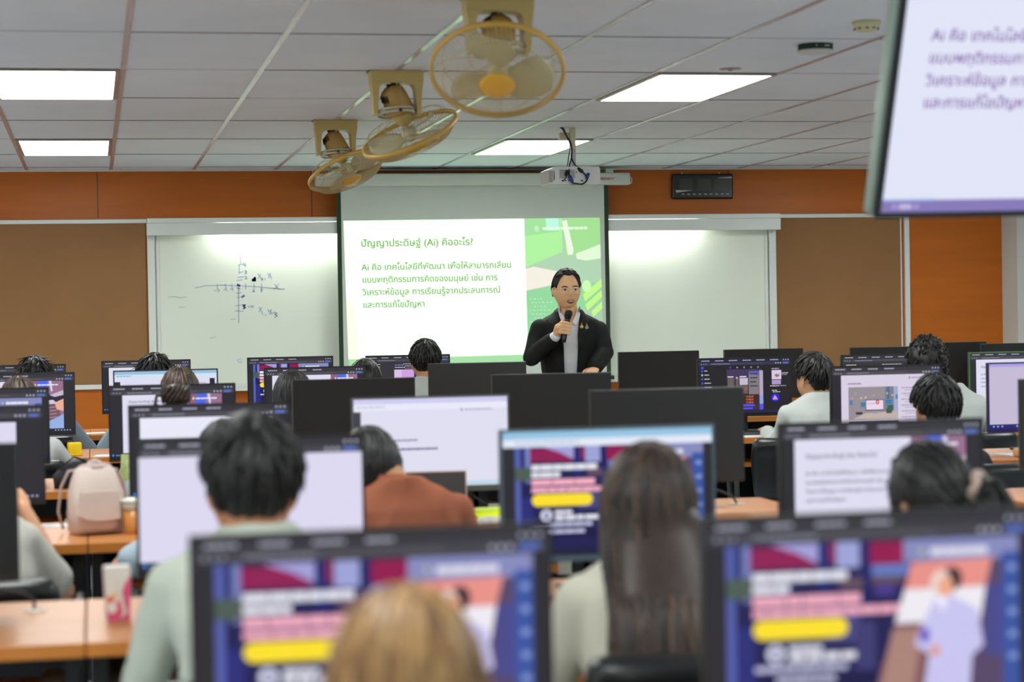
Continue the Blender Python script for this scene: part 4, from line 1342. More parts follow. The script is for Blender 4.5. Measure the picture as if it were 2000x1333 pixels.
def eloft(mb, rings, n=28, p=0.85):
    out = []
    for c_, ax, ay, tilt in rings:
        c_ = Vector(c_)
        Rt = Matrix.Rotation(tilt, 3, 'X')
        out.append([c_ + Rt @ Vector((ax * spow(math.cos(2 * math.pi * k / n), p), ay * spow(math.sin(2 * math.pi * k / n), p), 0)) for k in range(n)])
    mb.rings(out)

def hair_shell(R, c, s, top, side, back, front_line, nape, rng, rough=0.004, nu=64, nv=44, sideline=-0.02, ear=None, temple=None):
    """hair cap: outside the hairline it dives under the scalp"""
    mb = MB()
    rows = []
    ph0 = [rng.uniform(0, 6.28) for _ in range(8)]
    for i in range(nv + 1):
        ph = math.pi * i / nv
        row = []
        for k in range(nu):
            th = 2 * math.pi * k / nu
            d = Vector((math.sin(ph) * math.cos(th), math.sin(ph) * math.sin(th), -math.cos(ph)))
            x, y, z = d.x * 0.0755, d.y * 0.0965, d.z * 0.118
            if d.z < 0:
                k2 = -d.z
                x *= 1 - 0.12 * k2 ** 1.6
                if y < 0:
                    y *= 1 - 0.28 * k2 ** 1.2
            az = math.atan2(abs(d.x), d.y) / math.pi       # 0 front .. 1 back
            er = sideline if ear is None else ear
            tm = front_line if temple is None else temple
            ks = ((0.0, front_line), (0.2, tm), (0.30, tm * 0.75), (0.40, sideline), (0.47, er), (0.58, er), (0.68, nape * 0.75), (0.8, nape), (1.01, nape))
            hl = nape
            for (a0, h0), (a1, h1) in zip(ks, ks[1:]):
                if a0 <= az < a1:
                    hl = h0 + (h1 - h0) * (az - a0) / (a1 - a0)
                    break
            w = max(0.0, min(1.0, (z - hl) / 0.016))
            w = w * w * (3 - 2 * w)
            zt = max(0, d.z)
            th_ = side + (top - side) * zt ** 0.8
            if d.y < 0:
                th_ += (back - side) * (-d.y) * (1 - zt)
            if ear is not None:
                th_ *= max(0.35, min(1.0, 0.75 + d.z))
            wv = rough * (math.sin(11 * th + ph0[0] + 3 * ph) + math.sin(17 * th + ph0[1] - 5 * ph) + 0.7 * math.sin(9 * ph + 5 * th + ph0[2])) * 0.6
            t_ = (th_ + wv) * w - 0.012 * (1 - w)
            p = Vector((x, y, z)) + d * t_
            row.append(Vector(c) + R @ (p * s))
        rows.append(row)
    mb.rings(rows)
    return mb

def scalp(d, off):
    x, y, z = d.x * 0.0755, d.y * 0.0965, d.z * 0.118
    if d.z < 0:
        k2 = -d.z
        x *= 1 - 0.12 * k2 ** 1.6
        if y < 0:
            y *= 1 - 0.28 * k2 ** 1.2
    return Vector((x, y, z)) + d * off

def locks(mb, R, c, s, rng, n, length, lift, thick, width, zmin=-0.6, crown=(0.0, -0.35, 0.93), wild=0.25, front=0.55, tip=0.0, stop=(-0.02, -0.5)):
    """tapered tufts combed away from the crown"""
    cr = Vector(crown).normalized()
    for _ in range(n):
        for _t in range(30):
            d = Vector((rng.gauss(0, 1), rng.gauss(-0.3, 1), rng.gauss(0.25, 1))).normalized()
            if d.z > zmin and not (d.y > front and d.z < 0.45):
                break
        flow = d - cr
        flow = flow - d * flow.dot(d)
        if flow.length < 0.05:
            flow = Vector((rng.uniform(-1, 1), rng.uniform(-1, 1), 0))
        flow.normalize()
        flow = (flow + d.cross(flow) * rng.uniform(-wild, wild) * 2).normalized()
        L = length * rng.uniform(0.6, 1.3)
        pts, rr = [], []
        q = d.copy()
        for i in range(6):
            u = i / 5
            off = thick * (0.75 + 0.35 * max(0, d.z)) * (max(0.25, min(1.0, 0.72 + q.z)) if stop[0] > 0 else 1.0) + lift * u * u * rng.uniform(0.6, 1.3) + 0.002
            pts.append(Vector(c) + R @ ((scalp(q, off) + Vector((0, 0, -tip * u * u))) * s))
            rr.append(width * s * (0.55 + 0.9 * math.sin(math.pi * (0.25 + 0.62 * u))) * (1 - 0.75 * u ** 3))
            q2 = (q + flow * (L / 0.1 / 5)).normalized()
            lim = stop[0] + (stop[1] - stop[0]) * max(0.0, min(1.0, (-q2.y - 0.15) / 0.45))
            if q2.z >= lim:
                q = q2
        mb.tube(pts, rr, 5, mi=rng.choice((0, 0, 1, 2)), flat=0.6)

def strands(mb, R, c, s, rng, n, z_end, spread, backy, width, wave=0.008):
    """long hanging hair: from the crown over the back of the head, then down the back (backy gives the back's depth at a height)"""
    c = Vector(c)
    for i in range(n):
        az = rng.uniform(-1.9, 1.9)                  # 0 = straight back
        pts, rr = [], []
        for k in range(6):
            u = k / 5
            a = 0.12 + u * 1.6
            d = Vector((math.sin(az) * math.sin(a), -math.cos(az) * math.sin(a), math.cos(a))).normalized()
            pts.append(c + R @ (scalp(d, 0.021 + rng.uniform(-0.003, 0.004)) * s))
        e = pts[-1]
        ze = z_end + rng.uniform(-0.045, 0.05)
        ph = rng.uniform(0, 6.28)
        off = rng.uniform(0.0, 0.022)
        for k in range(1, 9):
            u = k / 8
            z = e.z + (ze - e.z) * u
            wv = wave * (0.3 + u) * math.sin(u * 7 + ph)
            x = c.x + (e.x - c.x) * (1 + spread * math.sin(min(1, u * 1.2) * 2.2) - 0.12 * u) + wv
            q = min(1, u * 2.6)
            y = e.y * (1 - q) + (backy(z, x) - off) * q
            pts.append(Vector((x, y, z)))
        m_ = len(pts) - 1
        for k in range(len(pts)):
            u = k / m_
            rr.append(width * s * (0.5 + 0.7 * min(1, u * 3)) * (1.0 if u < 0.8 else 1 - (u - 0.8) * 3.8))
        mb.tube(pts, rr, 5, mi=rng.choice((0, 0, 1, 2)), flat=0.6)

def student(label, hx, hy, ztop, yaw=0.0, hyaw=0.0, tilt=0.0, nod=0.0, col=('white_shirt_cloth', (192, 196, 192)), hair='short', hm=None, sw=0.175, bdx=0.0, lean=0.10, flare=0.09, long_sleeve=True, vox=0.009, s=1.0, seed=1, sh_drop=0.0, chair_lab=None, crz=0.0, hands=((0.16, 0.36, 0.80), (-0.16, 0.36, 0.80)), elbows=None, top=0.02, nlock=110, skin=None, female=False, chair_dx=0.0, chair_dy=0.0, longlen=0.42, ctop=0.81, cdy=0.0):
    """seated figure seen from behind; faces +y before yaw. (hx,hy) is the head, ztop the top of the hair"""
    rng = random.Random(seed)
    sk = skin or m_skin
    H = Vector((0, 0, ztop - top - 0.116 * s))
    RH = Matrix.Rotation(hyaw, 3, 'Z') @ Matrix.Rotation(tilt, 3, 'Y') @ Matrix.Rotation(nod, 3, 'X')
    B = Vector((bdx, 0, 0))
    zs = H.z - 0.168 * s - sh_drop
    N = Vector((bdx * 0.7, -0.035 + cdy, zs + 0.055))
    CH = Vector((bdx, -0.055 + cdy, zs))
    HIP = Vector((bdx * 0.8, -0.06 - lean, 0.53))
    def torso(mb, g):
        R_ = []
        for u, ax, ay in ((0.0, 0.155, 0.115), (0.12, 0.165, 0.125), (0.35, 0.142 if female else 0.150, 0.105), (0.6, 0.155, 0.108), (0.78, sw * 0.95, 0.108), (0.9, sw * 0.99, 0.095), (0.97, sw * 0.96, 0.08), (1.03, sw * 0.80, 0.07), (1.08, sw * 0.60, 0.064), (1.12, sw * 0.45, 0.06), (1.17, 0.064, 0.055)):
            p_ = HIP.lerp(CH, u)
            R_.append(((p_.x, p_.y, p_.z), ax + g, ay + g, -0.08))
        eloft(mb, R_)
    el = elbows or ((sw + flare, 0.02, zs - 0.24), (-sw - flare, 0.02, zs - 0.24))
    def arms(mb, g, upto=1.0, skin_=False):
        for q, sd in ((0, 1), (1, -1)):
            S = CH + Vector((sd * (sw - 0.028), 0, -0.048))
            E = Vector((el[q][0] + bdx, el[q][1], el[q][2]))
            Hd = Vector((hands[q][0] + bdx, hands[q][1], hands[q][2]))
            limb(mb, S, E if (skin_ or long_sleeve) else S.lerp(E, 0.78), 0.050 + g, (0.040 if (skin_ or long_sleeve) else 0.046) + g)
            if skin_:
                limb(mb, E, Hd, 0.039, 0.026, 0.002)
                d = (Hd - E).normalized()
                hand(mb, Hd - d * 0.005, (d + Vector((0, 0.5, -0.15))).normalized(), Vector((0, 0, 1)), 0.95, 0.45, -sd)
            elif long_sleeve:
                limb(mb, E, E.lerp(Hd, 0.93), 0.040 + g, 0.031 + g)
    def legs(mb, g):
        for sd in (-1, 1):
            a = HIP + Vector((sd * 0.09, 0.02, -0.02)); k = HIP + Vector((sd * 0.11, 0.40, -0.01)); f = Vector((sd * 0.11 + HIP.x, HIP.y + 0.38, 0.09))
            limb(mb, a, k, 0.082 + g, 0.056 + g); limb(mb, k, f, 0.054 + g, 0.038 + g, 0.006)
    # body: one skin
    mb = MB()
    head_mesh(mb, H, RH, True, s)
    mb.tube([H + RH @ Vector((0, -0.025, -0.06)) * s, N + Vector((0, 0.0, 0.0)), CH + Vector((0, 0, -0.03))], [0.058 * s, 0.056 * s, 0.075], 18)
    torso(mb, -0.012); arms(mb, -0.004, skin_=True); legs(mb, -0.008)
    for sd in (-1, 1):
        mb.ell((sd * 0.11 + HIP.x, HIP.y + 0.43, 0.05), (0.042, 0.11, 0.042))
    body = link('person', fuse(mb, vox, 3, 'person'), sk)
    body.location = (hx, hy, 0); body.rotation_euler = (0, 0, yaw)
    tag(body, label, 'person')
    # clothes
    mb = MB(); torso(mb, 0.008); arms(mb, 0.010)
    cl = link('shirt', folds(fuse(mb, vox, 3, 'shirt'), 0.006, seed=seed), cloth(*col), body)
    mb = MB()
    cr = []
    for r_, z_ in ((0.072, -0.022), (0.070, 0.010), (0.066, 0.026), (0.062, 0.026), (0.060, -0.02)):
        cr.append([Vector((N.x + r_ * math.cos(a), N.y + r_ * 0.95 * math.sin(a), N.z - 0.022 + z_ - 0.018 * math.sin(a))) for a in [2 * math.pi * k / 26 for k in range(26)]])
    mb.rings(cr, caps=False, closed=True); mb.build('collar', cloth(*col), cl)
    mb = MB(); legs(mb, 0.006); eloft(mb, [((HIP.x, HIP.y, 0.455), 0.15, 0.12, 0), ((HIP.x, HIP.y, 0.5), 0.17, 0.135, 0), ((HIP.x, HIP.y + 0.005, 0.57), 0.162, 0.128, 0)])
    link('trousers', fuse(mb, 0.012, 3, 'trousers'), m_trou, body)
    mb = MB()
    for sd in (-1, 1):
        mb.ell((sd * 0.11 + HIP.x, HIP.y + 0.44, 0.045), (0.047, 0.125, 0.045))
    mb.build('shoes', m_shoe, body)
    # hair
    hm = hm or m_hblack
    if hair == 'short':
        mb = hair_shell(RH, H, s, top, 0.014, 0.014, 0.062, -0.066, rng, 0.003, sideline=-0.012, ear=0.020)
        locks(mb, RH, H, s, rng, nlock, 0.065, 0.007, top * 0.85, 0.0055, zmin=0.12, stop=(0.16, -0.42))
    elif hair == 'spiky':
        mb = hair_shell(RH, H, s, top, 0.014, 0.014, 0.062, -0.062, rng, 0.005, sideline=-0.012, ear=0.020)
        locks(mb, RH, H, s, rng, nlock, 0.09, 0.030, top * 0.9, 0.0055, zmin=0.15, wild=0.7, stop=(0.16, -0.35))
    elif hair == 'curly':
        mb = hair_shell(RH, H, s, top + 0.012, 0.026, 0.028, 0.055, -0.066, rng, 0.006, ear=0.016)
        for _ in range(260):
            d = Vector((rng.gauss(0, 1), rng.gauss(-0.3, 1), rng.gauss(0.3, 1))).normalized()
            if d.z < -0.35 or (d.y > 0.5 and d.z < 0.45):
                continue
            p_ = H + RH @ (scalp(d, 0.024 + 0.016 * max(0, d.z) + rng.uniform(-.004, .008)) * s)
            mb.torus(p_, 0.010, 0.0035, 10, 5, M=Matrix.Rotation(rng.uniform(0, 3), 3, 'X') @ Matrix.Rotation(rng.uniform(0, 3), 3, 'Y'))
    elif hair in ('long', 'longwide'):
        mb = hair_shell(RH, H, s, top, 0.019, 0.022, 0.058, -0.10, rng, 0.0025, sideline=-0.06)
        wd = 1.0 if hair == 'long' else 1.2
        L = longlen
        def backy(z, x):
            t_ = max(0.0, (z - HIP.z) / (CH.z - HIP.z))
            yc = HIP.y + (CH.y - HIP.y) * min(1.0, t_) - 0.112 * math.sqrt(max(0.05, 1 - ((x - bdx) / (sw * 1.15)) ** 2))
            if t_ > 0.9:
                k_ = min(1.0, (t_ - 0.9) / 0.35)
                yc = yc * (1 - k_) - 0.10 * k_
            return yc - 0.008
        z0_ = H.z - 0.05
        rg_ = []
        for u_, w_, d_ in ((-0.12, 0.088, 0.075), (0.0, 0.092 * wd, 0.07), (0.25, 0.096 * wd, 0.05), (0.5, 0.102 * wd, 0.036), (0.75, 0.10 * wd, 0.028), (0.92, 0.082 * wd, 0.02), (1.0, 0.05 * wd, 0.01)):
            zz = z0_ - L * u_
            yy = -0.03 if u_ < 0 else (-0.045 if u_ == 0 else backy(zz, bdx) + d_ * 0.5)
            rg_.append(((bdx * max(0, u_) * 0.7, yy, zz), w_ * s, d_ * s, 0))
        eloft(mb, rg_)
        strands(mb, RH, H, s, rng, nlock, H.z - 0.05 - L, 0.22 * wd, backy, 0.0075, 0.012)
    elif hair == 'bob':
        mb = hair_shell(RH, H, s, top, 0.020, 0.024, 0.05, -0.11, rng, 0.002, sideline=-0.10)
        strands(mb, RH, H, s, rng, nlock, H.z - 0.15 * s, 0.02, lambda z, x: -0.075 * s, 0.007, 0.002)
    elif hair in ('bun', 'pony'):
        mb = hair_shell(RH, H, s, top, 0.012, 0.014, 0.058, -0.085, rng, 0.0015, sideline=-0.045)
        locks(mb, RH, H, s, rng, nlock, 0.06, 0.001, top * 0.92, 0.004, zmin=-0.5, crown=(0, 0.9, 0.2), wild=0.05)
    me = mb.mesh('hair', True)
    ho = link('hair', me, hair_tones(hm), body)
    if chair_lab:
        chair(chair_lab, hx + (HIP.x + chair_dx) * math.cos(yaw), hy + HIP.y + 0.0 + chair_dy, yaw + crz, ctop)
    return body, H, RH

W_ = ('white_shirt_cloth', (192, 196, 192))
# ---- row Y=13
student('person far left in the front row, only rumpled black hair showing over a slide monitor', -0.335, 12.3, 1.255, hair='spiky', seed=3, top=0.03, col=('grey_blue_shirt_cloth', (150, 156, 166)), chair_lab='black chair of the student far left in the front row', vox=0.012, flare=0.12)
student('person in the front row with spiky black hair beneath the left edge of the whiteboard', 0.345, 12.3, 1.255, hair='spiky', seed=4, top=0.03, col=('pale_blue_shirt_cloth', (176, 192, 204)), chair_lab='black chair of the spiky-haired student in the front row', vox=0.012, flare=0.12)
b, H, RH = student('person with dark hair and a white hair band, left of the green-lit head', 1.582, 12.3, 1.20, hair='bob', seed=5, top=0.022, sw=0.15, flare=0.0, chair_lab='black chair of the student with the white hair band', vox=0.012, nlock=90, female=True)
m = MB()
m.rings([[H + RH @ (scalp(Vector((math.cos(a), 0.05 + 0.25 * math.sin(a) * 0 - 0.28, math.sin(a))).normalized(), 0.026 + e) + Vector((0, o, 0))) for e, o in ((-0.003, -0.004), (0.002, -0.004), (0.002, 0.004), (-0.003, 0.004))] for a in [i * math.pi / 24 for i in range(25)]])
m.build('hair_band', mat('white_band', (226, 226, 216), 0.5), b)
student('person with glossy short black hair and white shirt sitting before the projected slide', 1.949, 12.3, 1.311, hair='short', seed=6, top=0.028, col=W_, hyaw=-0.1, chair_lab='black chair of the student before the projected slide', vox=0.011, nlock=200, s=0.98, sw=0.16, flare=0.0)
# ---- row Y=11
student('person at far left with brown hair and grey shirt, second row', -0.36, 10.3, 1.19, hair='bob', hm=m_hbrown, seed=8, top=0.02, col=('light_grey_tee_cloth', (186, 186, 184)), chair_lab='black chair of the brown-haired student at far left', vox=0.011, nlock=90, flare=0.11, female=True)
student('person with smooth brown hair before the monitor with pale blue browser top', 0.41, 10.3, 1.222, hair='bob', hm=m_hbrown, seed=9, top=0.02, chair_lab='black chair of the student before the pale blue browser', vox=0.012, nlock=90, female=True)
student('person with long dark hair left of the black monitor back, left of centre', 0.965, 10.3, 1.192, hair='long', seed=10, top=0.02, chair_lab='black chair of the long-haired student left of centre', vox=0.012, nlock=100, female=True, longlen=0.35)
student('young man in a white shirt looking left, before the dark social-feed monitor', 3.68, 10.3, 1.228, hyaw=0.40, tilt=0.05, hair='short', seed=11, top=0.032, col=W_, sw=0.205, nlock=170, bdx=0.02, vox=0.008, chair_lab='black chair of the young man in the white shirt', chair_dx=-0.21, crz=-0.12, flare=0.02, sh_drop=-0.035, lean=0.06)
student('person with curly black hair and white shirt under the orange wall', 4.31, 10.3, 1.285, hair='curly', seed=12, top=0.03, col=W_, bdx=0.10, sw=0.19, vox=0.010, chair_lab='black chair of the curly-haired student', flare=0.12, hyaw=0.2)
# ---- row Y=9
b, H, RH = student('person hidden behind monitors with a brown hair bun showing on top', 0.313, 8.3, 1.14, hair='bun', hm=m_hbrown, seed=13, top=0.016, chair_lab='black chair of the student with the hair bun', vox=0.012, female=True)
m = MB()
m.ell(H + RH @ Vector((0, -0.045, 0.155)), (0.05, 0.045, 0.042))
for k in range(34):
    a = k * 0.37
    c0 = H + RH @ Vector((0, -0.045, 0.155))
    pts = [c0 + Vector((0.052 * math.cos(a + 0.25 * j), 0.046 * math.sin(a + 0.25 * j), -0.03 + 0.016 * j + 0.004 * math.sin(k * 2.1 + j))) for j in range(5)]
    m.tube(pts, [0.003, 0.007, 0.008, 0.007, 0.003], 5)
m.tube([H + RH @ Vector(p_) for p_ in ((-0.03, -0.07, 0.15), (-0.075, -0.08, 0.155), (-0.082, -0.085, 0.12), (-0.055, -0.09, 0.095), (-0.02, -0.085, 0.10))], [0.006, 0.008, 0.008, 0.008, 0.005], 7)
m.build('hair_bun', m_hbrown, b, smooth=True)
student('person with short black hair and dark grey top before the computer-desk slide', 3.535, 8.35, 1.17, hair='short', seed=14, top=0.026, hm=m_hblack, col=('charcoal_jacket_cloth', (52, 52, 54)), sw=0.185, vox=0.009, nlock=190, flare=0.10, s=1.08, chair_lab='black chair of the student before the computer-desk slide')
student('person in a black jacket at the right edge, hand on the desk by the papers', 4.34, 8.32, 1.12, hair='short', seed=15, top=0.024, col=('black_jacket_cloth', (26, 26, 28)), vox=0.011, nlock=80, hands=((0.10, 0.36, 0.80), (-0.16, 0.40, 0.805)), chair_lab='black chair at the right edge behind the papers')
# ---- row Y=7
student('person at the left edge in a grey sleeve, cheek resting on the raised hand', -0.35, 6.22, 1.09, sh_drop=-0.09, hair='short', seed=16, top=0.022, col=('beige_grey_tee_cloth', (188, 184, 174)), long_sleeve=False, vox=0.009, sw=0.15, elbows=((0.225, 0.0, 0.67), (-0.30, 0.0, 0.67)), hands=((0.115, 0.08, 0.905), (-0.16, 0.36, 0.80)), ctop=0.76, chair_lab='black chair at the left edge behind the grey-sleeved student', bdx=0.02)
student('person with a dark bob and pale blue sleeves, mostly hidden by the short-haired man', 0.385, 6.3, 1.156, hair='bob', seed=17, top=0.022, col=('pale_blue_shirt_cloth', (176, 192, 204)), vox=0.010, nlock=90, long_sleeve=False, elbows=((0.25, 0.0, 0.74), (-0.31, 0.0, 0.72)), ctop=0.81, chair_lab='black chair of the student behind the short-haired man', female=True)
student('person with dark shoulder-length hair and rust-brown top beside a blank lavender screen', 0.82, 6.3, 1.125, hair='bob', nod=-0.35, cdy=-0.03, seed=18, top=0.022, col=('rust_brown_cloth', (168, 100, 74)), sw=0.203, bdx=0.075, vox=0.008, nlock=150, longlen=0.13, ctop=0.76, chair_lab='black chair of the student in the rust-brown top', female=True, sh_drop=-0.09, lean=0.03, flare=0.05)
# ---- row Y=5
student('man with short black hair and pale green shirt, back turned, left of centre', 0.308, 4.2, 1.272, hair='short', seed=19, top=0.032, col=('pale_green_shirt_cloth', (194, 199, 184)), sw=0.19, bdx=0.006, vox=0.006, nlock=240, s=1.02, flare=0.035, sh_drop=-0.03, ctop=0.81, chair_lab='black chair of the man in the pale green shirt', tilt=0.03, skin=mat('skin_warm_tan', (204, 138, 98), 0.5, var=0.05, scale=(14, 14, 14)))
student('woman with very long dark brown hair and cream top, back turned, right of centre', 1.15, 4.25, 1.186, hair='longwide', hm=m_hbrown, seed=20, top=0.022, col=('cream_top_cloth', (214, 208, 190)), sw=0.165, vox=0.006, nlock=330, longlen=0.42, hyaw=-0.8, sh_drop=-0.03, ctop=0.81, chair_lab='black chair of the long-haired woman in the cream top', female=True, flare=0.04, bdx=-0.02)
b, H, RH = student('woman with black hair in a ponytail held by a beige scrunchie, lower right', 1.80, 4.3, 1.166, hair='pony', seed=21, top=0.016, col=('dark_top_cloth', (60, 56, 58)), vox=0.007, nlock=160, hyaw=0.35, ctop=0.81, chair_lab='black chair of the woman with the ponytail', female=True)
s0 = H + Vector((0.075, -0.085, 0.035))
m = MB()
Ms = axis_matrix((0.75, -0.6, -0.15))
for k in range(26):
    a = k * 2 * math.pi / 26
    m.ell(s0 + Ms @ Vector((0.026 * math.cos(a), 0.026 * math.sin(a), 0.004 * math.sin(3 * a))), (0.011 + 0.003 * math.sin(5 * k), 0.011, 0.013), nu=10, nv=8)
m.build('scrunchie', cloth('beige_scrunchie_cloth', (196, 172, 158)), b, smooth=True)
m = MB()
rg2 = random.Random(5)
for k in range(60):
    o = Vector((rg2.gauss(0, .010), rg2.gauss(0, .010), rg2.gauss(0, .010)))
    e = o * 1.6
    pts = [H + Vector((0.045, -0.06, 0.035)) + o * .5, s0 + o * .6, s0 + Vector((0.022, -0.03, -0.01)) + o * 1.1, s0 + Vector((0.034, -0.04, -0.06)) + e * 1.0, s0 + Vector((0.036, -0.035, -0.12)) + e * 1.0, s0 + Vector((0.03, -0.025, -0.18 + rg2.uniform(-.02, .02))) + e]
    m.tube(pts, [0.006, 0.007, 0.009, 0.009, 0.007, 0.003], 5)
m.build('ponytail', m_hblack, b, smooth=True)
# ---- row Y=3
student('blurred blonde head in the foreground at the bottom of the picture', 0.345, 2.36, 1.157, hair='longwide', hm=m_hblond, seed=23, top=0.022, col=('grey_top_cloth', (120, 116, 112)), vox=0.007, nlock=380, longlen=0.40, ctop=0.81, chair_lab='black chair of the blonde student in the foreground', female=True, s=0.93)
# ------------------------------------------------------------------ the speaker
SPX, SPY = 2.928, 12.775
SPR = -0.199                       # turned to the viewer
def L(px, py, y=0.0):
    """photo reading at the speaker's distance to his own metres (x right, z up)"""
    return Vector(((px - 1105) / 309.0, y, 1.47 + (605.6 - py) / 309.0))
m_jack = mat('black_jacket_wool', (34, 36, 35), 0.8, var=0.10, scale=(12, 12, 12), spec=0.25, bump=0.1)
m_shirt = cloth('white_dress_shirt_cloth', (244, 243, 246))
m_sp = mat('speaker_skin', (255, 196, 148), 0.45, var=0.04, scale=(12, 12, 12), spec=0.4)
Hs = L(1107, 567, -0.05)
RHs = Matrix.Rotation(math.pi + 0.22, 3, 'Z') @ Matrix.Rotation(0.05, 3, 'X')
shR, shL = L(1054, 641, 0.0), L(1168, 647, 0.02)           # his right (picture left) and left shoulders
elR, elL = L(1037, 697, -0.05), L(1180, 690, -0.03)
wrR, wrL = L(1084, 655, -0.20), L(1156, 720, -0.17)
hip = Vector((0.02, 0.10, 0.93))
chest = L(1110, 634, 0.03)
def sp_torso(mb, g):
    R_ = []
    for u, ax, ay in ((0.0, 0.165, 0.115), (0.25, 0.155, 0.112), (0.5, 0.165, 0.118), (0.75, 0.185, 0.122), (0.92, 0.19, 0.105), (1.0, 0.188, 0.092), (1.045, 0.168, 0.08), (1.085, 0.135, 0.072), (1.13, 0.095, 0.066), (1.19, 0.066, 0.06)):
        p_ = hip.lerp(chest, u)
        R_.append((p_, ax + g, ay + g, 0.08))
    eloft(mb, R_, 32)
def sp_legs(mb, g):
    for sd in (-1, 1):
        a = hip + Vector((sd * 0.09, 0, -0.04)); k = Vector((sd * 0.10, 0.06, 0.50)); f = Vector((sd * 0.11, 0.09, 0.09))
        limb(mb, a, k, 0.088 + g, 0.058 + g); limb(mb, k, f, 0.056 + g, 0.040 + g, 0.008)
mb = MB()
head_mesh(mb, Hs, RHs, True, 1.02, 72, 52)
mb.tube([Hs + Vector((0, 0.025, -0.05)), L(1109, 612, 0.0), L(1110, 632, 0.02)], [0.060, 0.061, 0.075], 20)
sp_torso(mb, -0.014)
limb(mb, shR + Vector((0, 0, -0.01)), elR, 0.048, 0.038); limb(mb, elR, wrR, 0.037, 0.026, 0.002)
limb(mb, shL + Vector((0, 0, -0.01)), elL, 0.048, 0.038); limb(mb, elL, wrL, 0.037, 0.026, 0.002)
sp_legs(mb, -0.008)
for sd in (-1, 1):
    mb.ell((sd * 0.11, 0.04, 0.045), (0.042, 0.12, 0.04))
# right hand closed round the microphone
mic_a, mic_b = L(1098, 668, -0.235), L(1109.5, 606, -0.205)
md = (mic_b - mic_a).normalized()
grip = mic_a + md * 0.085
lft = Vector((-1, 0, 0)); lft = (lft - md * lft.dot(md)).normalized()
fr = md.cross(lft); fr = fr if fr.y < 0 else -fr           # towards the viewer
PC = grip + lft * 0.036 + fr * 0.004
limb(mb, wrR, PC + lft * 0.01, 0.026, 0.028)
mb.ell(PC, (0.020, 0.026, 0.044), Matrix((fr.cross(md), fr, md)).transposed())
for k, (o, ln) in enumerate(((0.033, 1.0), (0.012, 1.06), (-0.009, 1.0), (-0.029, 0.86))):
    b0 = grip + md * o
    pts = [b0 + lft * 0.040 + fr * 0.012, b0 + lft * 0.026 + fr * 0.030 * ln, b0 - lft * 0.002 + fr * 0.033 * ln + md * 0.001, b0 - lft * 0.024 + fr * 0.021, b0 - lft * 0.027 + fr * 0.002]
    mb.tube(pts, [0.0105, 0.0105, 0.0098, 0.0088, 0.0066], 10)
th = [PC + md * 0.018 - fr * 0.012, grip + lft * 0.03 - fr * 0.020 + md * 0.045, grip + lft * 0.012 - fr * 0.022 + md * 0.066, grip - lft * 0.006 - fr * 0.02 + md * 0.078]
mb.tube(th, [0.013, 0.0115, 0.010, 0.0075], 10)
# left hand resting on the lectern top
LZ = 1.062
hand(mb, wrL + Vector((0, -0.002, 0.0)), (Vector((-0.03, -0.16, LZ + 0.014 - wrL.z))).normalized(), Vector((0, -0.25, 1)), 1.0, 0.25, 1)
sp = link('person', fuse(mb, 0.0042, 3, 'person'), m_sp)
sp.location = (SPX, SPY, 0); sp.rotation_euler = (0, 0, SPR)
tag(sp, 'speaker standing in black jacket and white shirt, holding a microphone to his mouth', 'person')

# shirt
mb = MB(); sp_torso(mb, -0.002)
limb(mb, elR.lerp(wrR, 0.70), elR.lerp(wrR, 0.97), 0.036, 0.033)
limb(mb, elL.lerp(wrL, 0.75), elL.lerp(wrL, 0.93), 0.036, 0.033)
shirt = link('shirt', fuse(mb, 0.006, 3, 'shirt'), m_shirt, sp)
# jacket with an open front
mb = MB(); sp_torso(mb, 0.016)
limb(mb, shR, elR, 0.058, 0.054); limb(mb, elR, elR.lerp(wrR, 0.80), 0.055, 0.044)
limb(mb, shL, elL, 0.058, 0.054); limb(mb, elL, elL.lerp(wrL, 0.86), 0.055, 0.046)
eloft(mb, [((hip.x, hip.y, 0.74), 0.185, 0.135, 0), ((hip.x, hip.y, 0.95), 0.182, 0.132, 0.05), (hip.lerp(chest, 0.3), 0.172, 0.130, 0.08)], 32)
jme = folds(fuse(mb, 0.006, 4, 'jacket'), 0.004, (11, 11, 8), 3)
bm = bmesh.new(); bm.from_mesh(jme)
def edge_x(side, z):
    # opening of the jacket in picture readings
    py = 605.6 - (z - 1.47) * 309
    pts = ((596, 1090), (618, 1092), (640, 1097), (680, 1099), (730, 1100), (800, 1104)) if side < 0 else ((596, 1132), (618, 1131), (640, 1129), (680, 1127), (730, 1124), (800, 1118))
    for (a, xa), (b_, xb) in zip(pts, pts[1:]):
        if py <= b_:
            u = max(0, (py - a) / (b_ - a))
            return ((xa + (xb - xa) * u) - 1105) / 309.0
    return (pts[-1][1] - 1105) / 309.0
# move vertices near the opening edges onto them, then drop the faces between
for v in bm.verts:
    if v.co.y < 0.02 and v.co.z > 0.70:
        for sd in (-1, 1):
            e = edge_x(sd, v.co.z)
            if abs(v.co.x - e) < 0.0042:
                v.co.x = e
kill = []
for f in bm.faces:
    q_ = f.calc_center_median()
    cut = q_.z - 0.25 * (q_.y) > 1.47 + (605.6 - 598) / 309 + 0.03
    arm = q_.y < -0.115 and q_.z < 1.40
    if (q_.y < 0.03 and not arm and q_.z > 0.70 and edge_x(-1, q_.z) < q_.x < edge_x(1, q_.z)):
        kill.append(f)
bmesh.ops.delete(bm, geom=kill, context='FACES')
for f in bm.faces:
    f.smooth = True
bm.to_mesh(jme); bm.free()
jack = link('jacket', jme, m_jack, sp)
md_ = jack.modifiers.new('cloth_thickness', 'SOLIDIFY'); md_.thickness = 0.003; md_.offset = 1

